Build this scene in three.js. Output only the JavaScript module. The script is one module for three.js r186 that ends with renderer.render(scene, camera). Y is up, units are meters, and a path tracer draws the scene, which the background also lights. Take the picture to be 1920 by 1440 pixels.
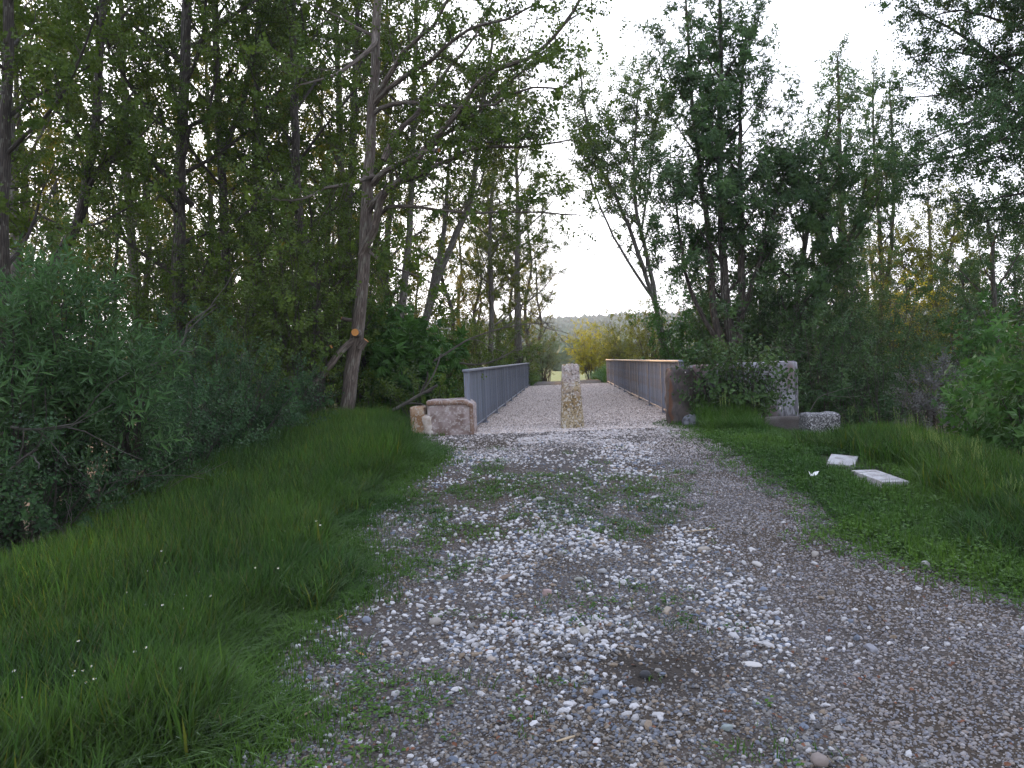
import * as THREE from 'three';
import { mergeGeometries, mergeVertices } from 'three/addons/utils/BufferGeometryUtils.js';
import { RoundedBoxGeometry } from 'three/addons/geometries/RoundedBoxGeometry.js';

// ------------------------------------------------------------------ camera, sky, sun, exposure
const scene = new THREE.Scene();
const D2R = Math.PI / 180;
const camera = new THREE.PerspectiveCamera(54.43, 4 / 3, 0.1, 3000);
camera.position.set(0, 1.10, 0);
camera.rotation.order = 'YXZ';
camera.rotation.set(-1.76 * D2R, 3.96 * D2R, -2.4 * D2R);
scene.add(camera);

const SUN = new THREE.Vector3(-Math.sin(24 * D2R), 0.2, -Math.cos(24 * D2R)).normalize();
{ // evening sky: pale everywhere, bluer overhead, warm and brighter low in the direction of the sun
  const w = 512, h = 256, data = new Float32Array(w * h * 4);
  for (let j = 0; j < h; j++) for (let i = 0; i < w; i++) {
    const el = ((j + 0.5) / h - 0.5) * Math.PI, az = ((i + 0.5) / w - 0.5) * 2 * Math.PI;
    const d = new THREE.Vector3(Math.cos(el) * Math.cos(az), Math.sin(el), Math.cos(el) * Math.sin(az));
    const up = Math.max(0, Math.sin(el)), t = Math.pow(up, 0.6), k = Math.max(0, d.dot(SUN));
    const glow = 0.55 * Math.pow(k, 6) + 0.5 * Math.pow(k, 30);
    const o = (j * w + i) * 4;
    data[o] = 1.02 - 0.30 * t + glow * 1.1;
    data[o + 1] = 1.0 - 0.17 * t + glow * 1.0;
    data[o + 2] = 1.03 + 0.05 * t + glow * 0.85;
    data[o + 3] = 1;
  }
  const sky = new THREE.DataTexture(data, w, h, THREE.RGBAFormat, THREE.FloatType);
  sky.mapping = THREE.EquirectangularReflectionMapping;
  sky.magFilter = sky.minFilter = THREE.LinearFilter;
  sky.needsUpdate = true;
  scene.background = sky;
  scene.environment = sky;
}
const sun = new THREE.DirectionalLight(0xffc98a, 3.6);
sun.position.copy(SUN).multiplyScalar(120);
sun.castShadow = true;
sun.shadow.mapSize.set(2048, 2048);
sun.shadow.radius = 10;
Object.assign(sun.shadow.camera, { left: -40, right: 40, top: 40, bottom: -40, near: 1, far: 260 });
scene.add(sun, sun.target);

const renderer = new THREE.WebGLRenderer({ antialias: true });
renderer.toneMapping = THREE.LinearToneMapping;
renderer.toneMappingExposure = 2.4;
renderer.shadowMap.enabled = true;
scene.fog = new THREE.FogExp2(0xd4dce6, 0.0004);

// ------------------------------------------------------------------ helpers
function rng(seed) {
  let a = seed >>> 0;
  return () => { a = (a + 0x6d2b79f5) >>> 0; let t = Math.imul(a ^ (a >>> 15), 1 | a); t = (t + Math.imul(t ^ (t >>> 7), 61 | t)) ^ t; return ((t ^ (t >>> 14)) >>> 0) / 4294967296; };
}
const hash = (x, y, z) => { let n = (Math.imul(x, 374761393) + Math.imul(y, 668265263) + Math.imul(z, 1440662683)) | 0; n = Math.imul(n ^ (n >>> 13), 1274126177); return ((n ^ (n >>> 16)) >>> 0) / 4294967296; };
const sm = (t) => t * t * (3 - 2 * t);
function noise(x, y, z = 0) {
  const X = Math.floor(x), Y = Math.floor(y), Z = Math.floor(z), u = sm(x - X), v = sm(y - Y), w = sm(z - Z);
  const l = (a, b, t) => a + (b - a) * t;
  return l(l(l(hash(X, Y, Z), hash(X + 1, Y, Z), u), l(hash(X, Y + 1, Z), hash(X + 1, Y + 1, Z), u), v),
    l(l(hash(X, Y, Z + 1), hash(X + 1, Y, Z + 1), u), l(hash(X, Y + 1, Z + 1), hash(X + 1, Y + 1, Z + 1), u), v), w);
}
const fbm = (x, y, z = 0, n = 4) => { let s = 0, a = 0.5, t = 0; for (let i = 0; i < n; i++) { s += a * noise(x, y, z + i * 7.3); t += a; const X = x * 1.62 - y * 1.22 + 3.7; y = x * 1.22 + y * 1.62 - 1.9; x = X; z = z * 2.03 + 0.7; a *= 0.5; } return s / t; };
const clamp = (x, a = 0, b = 1) => Math.min(b, Math.max(a, x));
const ss = (a, b, x) => sm(clamp((x - a) / (b - a)));
const mix = (a, b, t) => a + (b - a) * t;
const V = (x, y, z) => new THREE.Vector3(x, y, z);
const taken = {};
function numbered(n) { const k = (taken[n] = (taken[n] ?? -1) + 1); return k ? `${n}_${String(k).padStart(3, '0')}` : n; }
function tag(o, label, category, group, kind) {
  o.userData.label = label; if (category) o.userData.category = category;
  if (group) o.userData.group = group; if (kind) o.userData.kind = kind;
  return o;
}
function mesh(name, geo, mat, parent = scene) {
  const m = new THREE.Mesh(geo, mat); m.name = parent === scene ? numbered(name) : name;
  m.castShadow = m.receiveShadow = true; parent.add(m); return m;
}
function thing(name, label, category, pos = [0, 0, 0], group) {
  const g = new THREE.Group(); g.name = numbered(name); g.position.set(...pos); scene.add(g);
  return tag(g, label, category, group);
}
function scatter(name, geo, mat, list, parent = scene) { // list of {m: Matrix4, c: [r, g, b]}
  const im = new THREE.InstancedMesh(geo, mat, list.length), c = new THREE.Color();
  list.forEach((e, i) => { im.setMatrixAt(i, e.m); im.setColorAt(i, c.setRGB(e.c[0], e.c[1], e.c[2])); });
  im.name = parent === scene ? numbered(name) : name; im.userData.kind = 'stuff';
  im.castShadow = im.receiveShadow = true; parent.add(im); return im;
}
function bake(geo, list) { // the copies joined into one indexed geometry with their own colours
  const P = geo.attributes.position, C = geo.attributes.color, I = geo.index.array, n = P.count, N = list.length, v = new THREE.Vector3();
  const pos = new Float32Array(n * N * 3), col = new Float32Array(n * N * 3), idx = new Uint32Array(I.length * N);
  for (let k = 0; k < N; k++) {
    const { m, c } = list[k], o = k * n;
    for (let i = 0; i < n; i++) {
      v.fromBufferAttribute(P, i).applyMatrix4(m); const q = (o + i) * 3;
      pos[q] = v.x; pos[q + 1] = v.y; pos[q + 2] = v.z; col[q] = C.getX(i) * c[0]; col[q + 1] = C.getY(i) * c[1]; col[q + 2] = C.getZ(i) * c[2];
    }
    for (let i = 0; i < I.length; i++) idx[k * I.length + i] = I[i] + o;
  }
  const g = new THREE.BufferGeometry(); g.setAttribute('position', new THREE.BufferAttribute(pos, 3)); g.setAttribute('color', new THREE.BufferAttribute(col, 3)); g.setIndex(new THREE.BufferAttribute(idx, 1));
  return g;
}
function joined(name, geos, mat, lists, parent = scene) { // as scatter(), joined into one mesh
  const gs = geos.map((g, k) => (lists[k].length ? bake(g, lists[k]) : null)).filter(Boolean); if (!gs.length) return null;
  const o = mesh(name, gs.length > 1 ? mergeGeometries(gs) : gs[0], mat, parent); o.userData.kind = 'stuff'; return o;
}
const std = (rgb, rough = 0.9, extra = {}) => { const m = new THREE.MeshStandardMaterial({ roughness: rough, ...extra }); m.color.setRGB(...rgb); return m; };
function leafMat(rgb, through = 0.4, rough = 1) {
  const m = new THREE.MeshPhysicalMaterial({ roughness: rough, transmission: through, thickness: 0, side: THREE.DoubleSide, vertexColors: true, specularIntensity: 0.5 });
  m.color.setRGB(...rgb); return m;
}
// a texture computed per pixel: f(u, v) -> linear rgb
function tex(w, h, f, repeat, srgb = true) {
  const d = new Uint8Array(w * h * 4), enc = (c) => srgb ? (c <= 0.0031308 ? 12.92 * c : 1.055 * Math.pow(c, 1 / 2.4) - 0.055) : c;
  for (let j = 0; j < h; j++) for (let i = 0; i < w; i++) {
    const c = f(i / w, j / h, i, j), o = (j * w + i) * 4;
    for (let k = 0; k < 3; k++) d[o + k] = Math.round(255 * enc(clamp(c[k])));
    d[o + 3] = 255;
  }
  const t = new THREE.DataTexture(d, w, h, THREE.RGBAFormat);
  if (srgb) t.colorSpace = THREE.SRGBColorSpace;
  t.wrapS = t.wrapT = THREE.RepeatWrapping; t.magFilter = THREE.LinearFilter; t.minFilter = THREE.LinearMipmapLinearFilter; t.generateMipmaps = true;
  if (repeat) t.repeat.set(...repeat);
  t.needsUpdate = true; return t;
}

// ------------------------------------------------------------------ terrain
const DECK0 = -11.6, DECK1 = -31.6;
function top(z) { const d = -z; return -0.45 + 0.485 * ss(3.5, 11.2, d) - 0.035 * ss(30, 34, d) - 1.1 * ss(36, 62, d) + 9 * ss(70, 420, d) * ss(70, 420, d) + 29 * ss(420, 900, d); }
function height(x, z) {
  const d = -z, n = fbm(x * 0.9, z * 0.9, 3) - 0.5;
  const crest = 3.85 + 0.25 * (noise(z * 0.5, 4) - 0.5);
  const side = ss(crest - 0.2, crest + 3.6, Math.abs(x)) * 2.5 * (1 - ss(44, 75, d));
  const gap = ss(12.4, 15.2, d) * (1 - ss(29.2, 31.9, d)) * 2.7;
  const bank = 0.5 * ss(1.75, 2.5, Math.abs(x - 0.2)) * (1 - ss(3.2, 4.2, Math.abs(x))) * ss(31.5, 33.5, d) * (1 - ss(40, 50, d));
  const flat = (Math.abs(x) < 4 ? 0.10 : 0.35) * (1 - ss(9.5, 10.8, d) * (1 - ss(12.4, 14, d)) * (Math.abs(x) < 2.2 ? 1 : 0.3));
  const dip = -0.26 * ss(2.3, 3.6, x) * ss(8.6, 10.4, d) * (1 - ss(12, 13, d));
  const rut = -0.035 * Math.exp(-(((x - 1.35) / 0.4) ** 2)) * (1 - ss(8, 10.4, d));
  return top(z) - Math.max(side, gap) + bank + dip + n * flat + rut + (fbm(x * 5, z * 5, 9) - 0.5) * 0.03;
}
// what covers the ground: 0..1 of tall verge grass, and of bare gravel
const along = (pts, d) => { let k = 1; while (k < pts.length - 1 && pts[k][0] < d) k++; const [a, x] = pts[k - 1], [b, y] = pts[k]; return mix(x, y, clamp((d - a) / (b - a))); };
const rag = (z, s) => 0.28 * (noise(z * 1.6, s) - 0.5) + 0.2 * (noise(z * 4.1, s + 3) - 0.5) + 0.12 * (noise(z * 11, s + 6) - 0.5);
const EL = [[0, -1.45], [3.3, -1.42], [4.15, -1.45], [5.25, -1.6], [6.3, -1.85], [6.95, -1.68], [8, -1.6], [8.95, -1.52], [9.8, -1.7], [10.6, -2.15], [12.4, -2.4]], ER = [[0, 3.2], [4.2, 3.0], [4.7, 2.74], [5, 2.5], [5.5, 2.25], [6.75, 2.2], [8.15, 2.15], [9.75, 1.95], [11, 1.9], [13, 1.9]];
const edgeL = (z) => along(EL, -z) + rag(z, 8), edgeR = (z) => along(ER, -z) + rag(z, 38);
{
  const xs = [], zs = [];
  for (let x = -4.6; x <= 4.6; x += 0.09) xs.push(x);
  for (let x = 4.9, s = 0.35; x < 1500; x += s, s *= 1.12) { xs.push(x); xs.unshift(-x); }
  for (let z = 1.2, s = 0.3; z < 60; z += s, s *= 1.25) zs.unshift(z);
  zs.sort((a, b) => b - a);
  for (let z = 1.0; z > -13; z -= 0.09) zs.push(z);
  for (let z = -13.2, s = 0.25; z > -2200; z -= s, s *= 1.035) zs.push(z);
  const nx = xs.length, nz = zs.length, pos = [], col = [], uv = [], idx = [];
  for (let j = 0; j < nz; j++) for (let i = 0; i < nx; i++) {
    const x = xs[i], z = zs[j], d = -z;
    pos.push(x, height(x, z), z); uv.push(x / 1.7, z / 1.7);
    const soil = [0.058, 0.042, 0.030], grit = [0.082, 0.070, 0.067], litter = [0.05, 0.04, 0.028], turf = [0.035, 0.05, 0.016], meadow = [0.05, 0.125, 0.022];
    let c;
    if (d > 60) { const k = ss(60, 90, d); c = soil.map((v, q) => mix(turf[q] * 2, meadow[q] * (0.75 + 0.5 * fbm(x * 0.05, z * 0.03, 2)), k)); }
    else {
      const onPath = ss(edgeL(z) - 0.15, edgeL(z) + 0.25, x) * (1 - ss(edgeR(z) - 0.25, edgeR(z) + 0.15, x));
      const g = ss(0.35, 0.65, fbm(x * 1.3, z * 1.3, 5)), dark = Math.exp(-(((x - 0.42) / 0.38) ** 2 + ((z + 3.7) / 0.3) ** 2)) * (0.5 + noise(x * 9, z * 9));
      c = soil.map((v, q) => { let a = mix(v, grit[q], g * 0.85); a = mix(a, [0.03, 0.022, 0.016][q], clamp(dark)); return mix(Math.abs(x) < 4.2 ? turf[q] : litter[q], a, onPath * (Math.abs(x) < 3.2 ? 1 : 0)); });
    }
    col.push(...c);
  }
  for (let j = 0; j < nz - 1; j++) for (let i = 0; i < nx - 1; i++) { const a = j * nx + i, b = a + 1, c = a + nx, e = c + 1; idx.push(a, b, c, b, e, c); }
  const g = new THREE.BufferGeometry();
  g.setAttribute('position', new THREE.Float32BufferAttribute(pos, 3)); g.setAttribute('uv', new THREE.Float32BufferAttribute(uv, 2));
  g.setAttribute('color', new THREE.Float32BufferAttribute(col, 3)); g.setIndex(idx); g.computeVertexNormals();
  const per = (u, v, f) => { const a = u * Math.PI * 2, b = v * Math.PI * 2; return noise(Math.cos(a) * f + 50, Math.sin(a) * f + 50, Math.cos(b) * f * 1.0 + 9 * Math.sin(b) * f); };
  const R = rng(5), W = 768, base = new Float32Array(W * W).fill(0.72), hgt = new Float32Array(W * W);
  for (let k = 0; k < 16000; k++) { // grit: small uneven grains
    const cx = R() * W, cy = R() * W, r = 1.2 + R() * R() * 5, e = 0.6 + R() * 0.8, t = 0.35 + R() * 1.0, q = R() * 3;
    for (let y = -8; y <= 8; y++) for (let x = -8; x <= 8; x++) {
      const a = x * Math.cos(q) + y * Math.sin(q), b = (y * Math.cos(q) - x * Math.sin(q)) / e, s = Math.hypot(a, b);
      if (s < r) { const p = ((Math.floor(cy + y) + W) % W) * W + ((Math.floor(cx + x) + W) % W); base[p] = t; hgt[p] = Math.max(hgt[p], Math.sqrt(r * r - s * s) / 6); }
    }
  }
  const map = tex(W, W, (u, v, i, j) => { const b = base[j * W + i]; return [b, b * 0.985, b * 0.97]; });
  const bump = tex(W, W, (u, v, i, j) => { const b = hgt[j * W + i]; return [b, b, b]; }, null, false);
  const m = std([1, 1, 1], 1, { vertexColors: true, map, bumpMap: bump, bumpScale: 0.006 });
  const t = mesh('ground', g, m); t.userData.kind = 'structure'; t.userData.label = 'earth and gravel ground of the old railway embankment';
}
// ------------------------------------------------------------------ leafy twigs
// each is one small twig along +y with leaves set round it; vertex colours: wood brown, leaves white (tinted per copy)
class Soup {
  constructor() { this.p = []; this.c = []; }
  tri(a, b, c, k) { for (const v of [a, b, c]) { this.p.push(v.x, v.y, v.z); this.c.push(k[0], k[1], k[2]); } }
  geo() {
    const g = new THREE.BufferGeometry();
    g.setAttribute('position', new THREE.Float32BufferAttribute(this.p, 3)); g.setAttribute('color', new THREE.Float32BufferAttribute(this.c, 3));
    return mergeVertices(g, 1e-6); // no normals: every leaf face is flat
  }
}
function outline(kind, L, W) { // half outline points [along, across]
  if (kind === 'lance') return [[0, 0], [0.42 * L, 0.5 * W], [L, 0]];
  if (kind === 'oval') return [[0, 0], [0.25 * L, 0.46 * W], [0.72 * L, 0.46 * W], [L, 0]];
  return [[0, 0], [0.48 * L, 0.56 * W], [L, 0]]; // 'plain'
}
function addLeaf(s, at, dir, nrm, kind, L, W, tone, fold = 0.25, droop = 0.15) {
  const y = dir.clone().normalize(), x = new THREE.Vector3().crossVectors(y, nrm).normalize(), z = new THREE.Vector3().crossVectors(x, y);
  const pt = (a, b) => at.clone().addScaledVector(y, a).addScaledVector(x, b).addScaledVector(z, Math.abs(b) * fold - droop * a * a / L);
  const k = [tone, tone, tone];
  if (kind === 'lobed') { // three pointed lobes
    const a = pt(0, 0), b = pt(L, 0), f = pt(0.28 * L, 0.2 * W), h = pt(0.28 * L, -0.2 * W), l = pt(0.5 * L, 0.56 * W), q = pt(0.5 * L, -0.56 * W), l2 = pt(0.02 * L, 0.4 * W), q2 = pt(0.02 * L, -0.4 * W);
    s.tri(f, b, h, k); s.tri(a, l2, l, k); s.tri(a, q, q2, k); s.tri(a, f, h, k); return;
  }
  const o = outline(kind, L, W);
  if (o.length === 3) { // small leaf: one face for each half
    const a = pt(0, 0), b = pt(L, 0), l = pt(o[1][0], o[1][1]), q = pt(o[1][0], -o[1][1]); s.tri(a, l, b, k); s.tri(a, b, q, k); return;
  }
  for (const sd of [1, -1]) for (let i = 0; i < o.length - 1; i++) {
    const a = pt(o[i][0], 0), b = pt(o[i + 1][0], 0), c = pt(o[i][0], sd * o[i][1]), e = pt(o[i + 1][0], sd * o[i + 1][1]);
    if (o[i][1] > 0) sd > 0 ? s.tri(a, c, b, k) : s.tri(a, b, c, k);
    if (o[i + 1][1] > 0) sd > 0 ? s.tri(c, e, b, k) : s.tri(c, b, e, k);
  }
}
function twigGeo(spec, seed) {
  const r = rng(seed), s = new Soup(), len = spec.len, rad = spec.rad ?? 0.0025, wood = [1.1, 0.6, 0.75];
  let prev = V(0, 0, 0); const pts = [prev];
  for (let i = 1; i <= 3; i++) { pts.push(V((r() - 0.5) * 0.18 * len, len * i / 3, (r() - 0.5) * 0.18 * len)); }
  for (let i = 0; i < 3; i++) for (let k = 0; k < 1; k++) { // a flat sliver of bark, a few millimetres wide
    const q = (a) => V(Math.cos(a * 2.0944) * rad, 0, Math.sin(a * 2.0944) * rad), f = 1 - i / 3.5, f2 = 1 - (i + 1) / 3.5;
    const a = pts[i].clone().addScaledVector(q(k), f), b = pts[i].clone().addScaledVector(q(k + 1), f), c = pts[i + 1].clone().addScaledVector(q(k), f2), e = pts[i + 1].clone().addScaledVector(q(k + 1), f2);
    s.tri(a, c, b, wood); s.tri(b, c, e, wood);
  }
  for (let i = 0; i < spec.n; i++) {
    const t = spec.n > 1 ? 0.12 + 0.88 * i / (spec.n - 1) : 1, u = t * 3, k = Math.min(2, Math.floor(u));
    const at = pts[k].clone().lerp(pts[k + 1], u - k), a = i * 2.4 + r() * 1.2, el = spec.el ?? 0.5;
    const dir = V(Math.cos(a), el + (r() - 0.5) * 0.9, Math.sin(a)).normalize(); at.addScaledVector(dir, spec.stalk ?? 0.012);
    const nrm = V((r() - 0.5) * 1.3, 1, (r() - 0.5) * 1.3).normalize(), sc = 0.7 + r() * 0.6, tone = 0.8 + r() * 0.4;
    if (spec.palm) { // several leaflets from one point, drooping
      const side = new THREE.Vector3().crossVectors(dir, V(0, 1, 0)).normalize();
      for (let q = -3; q <= 3; q++) {
        const d2 = dir.clone().multiplyScalar(Math.cos(q * 0.5)).addScaledVector(side, Math.sin(q * 0.5)).add(V(0, -0.35 - 0.1 * Math.abs(q), 0)).normalize();
        const l = spec.L * (1 - Math.abs(q) * 0.13) * sc;
        addLeaf(s, at, d2, V(0, 1, 0.2), 'plain', l, l * 0.32, tone, 0.3, 0.25);
      }
    } else addLeaf(s, at, dir, nrm, spec.kind, spec.L * sc, spec.W * sc, tone);
  }
  return s.geo();
}
const TWIG = {
  alder: { len: 0.30, n: 13, kind: 'plain', L: 0.054, W: 0.044 },
  far: { len: 0.36, n: 13, kind: 'plain', L: 0.064, W: 0.05 },
  maple: { len: 0.34, n: 8, kind: 'lobed', L: 0.10, W: 0.115, stalk: 0.04 },
  willow: { len: 0.34, n: 17, kind: 'lance', L: 0.095, W: 0.019, el: 0.8, stalk: 0.006 },
  small: { len: 0.22, n: 15, kind: 'plain', L: 0.034, W: 0.024, el: 0.5, stalk: 0.008 },
  small2: { len: 0.34, n: 12, kind: 'plain', L: 0.07, W: 0.04 },
  bramble: { len: 0.28, n: 9, kind: 'plain', L: 0.055, W: 0.04, stalk: 0.02 },
  chestnut: { len: 0.30, n: 4, palm: true, L: 0.20, stalk: 0.1 },
  fine: { len: 0.30, n: 16, kind: 'plain', L: 0.042, W: 0.032 },
  far2: { len: 0.5, n: 9, kind: 'plain', L: 0.12, W: 0.1 },
};
const twigs = {}; let tseed = 100;
for (const k in TWIG) twigs[k] = [0, 1, 2].map(() => twigGeo(TWIG[k], tseed++));
// leaf base colours (linear): [low, high]
const TONES = [
  [[0.042, 0.080, 0.010], [0.092, 0.142, 0.015]],   // 0 alder in spring
  [[0.050, 0.080, 0.010], [0.100, 0.135, 0.015]],   // 1 paler alder
  [[0.055, 0.100, 0.026], [0.095, 0.145, 0.034]],   // 2 aspen
  [[0.030, 0.072, 0.022], [0.058, 0.112, 0.028]],   // 3 maple, deep green
  [[0.085, 0.105, 0.012], [0.150, 0.165, 0.018]],   // 4 yellow-green
  [[0.095, 0.105, 0.010], [0.165, 0.155, 0.014]],   // 5 fresh yellow-green
  [[0.038, 0.095, 0.028], [0.070, 0.145, 0.040]],   // 6 willow
  [[0.022, 0.062, 0.020], [0.042, 0.098, 0.026]],   // 7 hawthorn
  [[0.034, 0.088, 0.016], [0.060, 0.140, 0.024]],   // 8 chestnut
  [[0.085, 0.125, 0.060], [0.130, 0.175, 0.080]],   // 9 sallow
  [[0.230, 0.235, 0.014], [0.370, 0.340, 0.022]],   // 10 yellow
  [[0.030, 0.088, 0.013], [0.052, 0.130, 0.018]],   // 11 fresh maple
  [[0.080, 0.085, 0.080], [0.130, 0.130, 0.125]],   // 12 grey leaves
  [[0.026, 0.062, 0.016], [0.050, 0.095, 0.022]],   // 13 bramble
  [[0.052, 0.098, 0.012], [0.105, 0.158, 0.018]],   // 14 bright young alder
];
const MAT = { leaf: leafMat([1, 1, 1], 0.42), glossy: leafMat([1, 1, 1], 0.3) };

// bark: fissured grey brown
function barkTex(a, b, seed) {
  return tex(256, 256, (u, v) => {
    const p = u * Math.PI * 2, n = fbm(Math.cos(p) * 5 + 20, Math.sin(p) * 5 + 20, v * 5 + seed, 4), f = fbm(Math.cos(p) * 16, Math.sin(p) * 16, v * 9 + seed, 3);
    const l = ss(0.62, 0.72, fbm(Math.cos(p) * 3 + 5, Math.sin(p) * 3, v * 4 + seed + 40, 3));
    return a.map((c, k) => mix(mix(c, b[k], ss(0.35, 0.65, n)), [0.26, 0.27, 0.22][k], l * 0.5) * (0.55 + 0.9 * f));
  });
}
const barkBump = tex(256, 256, (u, v) => { const p = u * Math.PI * 2, n = fbm(Math.cos(p) * 9 + 20, Math.sin(p) * 9 + 20, v * 7, 4); return [n, n, n]; }, null, false);
const bark = (a, b, s) => std([1, 1, 1], 0.95, { map: barkTex(a, b, s), bumpMap: barkBump, bumpScale: 0.02 });
const BARK = [bark([0.032, 0.026, 0.022], [0.07, 0.058, 0.05], 1), bark([0.075, 0.066, 0.058], [0.15, 0.135, 0.12], 2), bark([0.085, 0.065, 0.055], [0.175, 0.145, 0.125], 3)];

// ------------------------------------------------------------------ wood and trees
class Wood {
  constructor(base) { this.b = base; this.p = []; this.n = []; this.t = []; this.i = []; }
  tube(pts, radii, sides, cap = false) {
    const off = this.p.length / 3; let len = 0, N = V(1, 0, 0.3).normalize();
    for (let k = 0; k < pts.length; k++) {
      const T = (k === 0 ? pts[1].clone().sub(pts[0]) : k === pts.length - 1 ? pts[k].clone().sub(pts[k - 1]) : pts[k + 1].clone().sub(pts[k - 1])).normalize();
      N.addScaledVector(T, -N.dot(T)).normalize(); const B = new THREE.Vector3().crossVectors(T, N);
      if (k) len += pts[k].distanceTo(pts[k - 1]);
      for (let s = 0; s <= sides; s++) {
        const a = s / sides * Math.PI * 2, ca = Math.cos(a), sa = Math.sin(a), r = radii[k];
        const nx = N.x * ca + B.x * sa, ny = N.y * ca + B.y * sa, nz = N.z * ca + B.z * sa;
        const lump = sides > 6 ? 1 + 0.16 * (noise(ca * 1.3 + pts[0].x * 3, sa * 1.3, len * 1.6) - 0.5) : 1;
        this.p.push(pts[k].x + nx * r * lump - this.b.x, pts[k].y + ny * r * lump - this.b.y, pts[k].z + nz * r * lump - this.b.z);
        this.n.push(nx, ny, nz); this.t.push(s / sides * Math.max(1, Math.round(radii[0] * 6.28 / 0.5)), len / 0.6);
      }
    }
    for (let k = 0; k < pts.length - 1; k++) for (let s = 0; s < sides; s++) { const a = off + k * (sides + 1) + s, c = a + sides + 1; this.i.push(a, a + 1, c, a + 1, c + 1, c); }
  }
  geo() {
    const g = new THREE.BufferGeometry();
    g.setAttribute('position', new THREE.Float32BufferAttribute(this.p, 3)); g.setAttribute('normal', new THREE.Float32BufferAttribute(this.n, 3));
    g.setAttribute('uv', new THREE.Float32BufferAttribute(this.t, 2)); g.setIndex(this.i); return g;
  }
}
const UP = V(0, 1, 0);
const rdir = (r) => { const z = r() * 2 - 1, a = r() * 6.2832, s = Math.sqrt(1 - z * z); return V(s * Math.cos(a), z, s * Math.sin(a)); };
function smoothLine(arr, step, r, wob = 0) {
  const c = new THREE.CatmullRomCurve3(arr.map((q) => V(...q)), false, 'centripetal'), n = Math.max(3, Math.ceil(c.getLength() / step));
  return c.getSpacedPoints(n).map((p, i) => (i && i < n ? p.add(V((r() - 0.5) * wob, 0, (r() - 0.5) * wob)) : p));
}
class Plant {
  constructor(base, seed, spec) { this.r = rng(seed); this.w = new Wood(base); this.base = base; this.tw = [[], [], []]; this.s = spec; this.q = new THREE.Quaternion(); this.nt = 0; }
  twig(p, dir, sc = 1) {
    const r = this.r, d = dir.clone().addScaledVector(rdir(r), 0.55).normalize();
    this.q.setFromUnitVectors(UP, d).multiply(new THREE.Quaternion().setFromAxisAngle(UP, r() * 6.283));
    const k = (0.75 + r() * 0.55) * sc, m = new THREE.Matrix4().compose(p.clone().sub(this.base), this.q, V(k, k, k));
    const T = TONES[this.s.tone], t = clamp(0.5 + (r() - 0.5) * 0.9 + (this.hue ?? 0)), j = 0.85 + r() * 0.3;
    this.tw[this.nt++ % 3].push({ m, c: [0, 1, 2].map((i) => mix(T[0][i], T[1][i], t) * j) });
  }
  // a side branch with twigs; returns nothing
  sub(p, dir, len, rad) {
    const r = this.r, n = Math.max(2, Math.round(len / 0.28)), pts = [p.clone()], d = dir.clone();
    for (let i = 0; i < n; i++) { d.addScaledVector(rdir(r), 0.28).addScaledVector(UP, 0.10 * this.s.up).normalize(); pts.push(pts[i].clone().addScaledVector(d, len / n)); }
    this.w.tube(pts, pts.map((_, i) => Math.max(0.003, rad * (1 - 0.75 * i / n))), 3);
    const gap = this.s.gap ?? 0.17, c = Math.max(1, Math.round(len / gap));
    for (let i = 1; i <= c; i++) { const u = (i - 0.3 * r()) / c * n, k = Math.min(n - 1, Math.floor(u)); this.twig(pts[k].clone().lerp(pts[k + 1], clamp(u - k)), pts[k + 1].clone().sub(pts[k]).normalize()); }
  }
  // side branches all along a limb line
  dress(pts, radii, from, L) {
    const r = this.r; let acc = 0, total = 0; for (let i = 1; i < pts.length; i++) total += pts[i].distanceTo(pts[i - 1]);
    let run = 0; const step = this.s.subgap ?? 0.3;
    for (let i = 1; i < pts.length; i++) {
      const seg = pts[i].distanceTo(pts[i - 1]), T = pts[i].clone().sub(pts[i - 1]).normalize();
      run += seg; acc += seg; if (run / total < from) { acc = 0; continue; }
      while (acc > step) {
        acc -= step; this.hue = (noise(run * 0.7, this.s.tone * 9 + total * 3, pts[i].x) - 0.5) * 0.5;
        const side = rdir(r).addScaledVector(T, 0); side.addScaledVector(T, -side.dot(T)).normalize();
        const d = T.clone().multiplyScalar(0.75).add(side).normalize(), u = run / total;
        this.sub(pts[i - 1].clone().lerp(pts[i], r()), d, Math.max(0.25, L * (1 - 0.55 * u) * (0.6 + r() * 0.7)), Math.min(0.014, radii[i] * 0.5));
      }
    }
    this.twig(pts[pts.length - 1], pts[pts.length - 1].clone().sub(pts[pts.length - 2]).normalize());
  }
  limb(p, dir, len, rad) {
    const r = this.r, n = Math.max(4, Math.round(len / 0.4)), pts = [p.clone()], d = dir.clone(), radii = [rad];
    for (let i = 0; i < n; i++) { d.addScaledVector(rdir(r), 0.17).addScaledVector(UP, this.s.up * 0.22).normalize(); pts.push(pts[i].clone().addScaledVector(d, len / n)); radii.push(Math.max(0.005, rad * (1 - 0.85 * (i + 1) / n))); }
    this.w.tube(pts, radii, rad > 0.03 ? 5 : 4); this.dress(pts, radii, 0.18, clamp(len * 0.36, 0.3, 1.1));
  }
  finish(root, woodName, crownName, barkMat, leaf, lm = MAT.leaf) {
    mesh(woodName, this.w.geo(), barkMat, root);
    return joined(crownName, twigs[leaf], lm, this.tw, root);
  }
}
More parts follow.
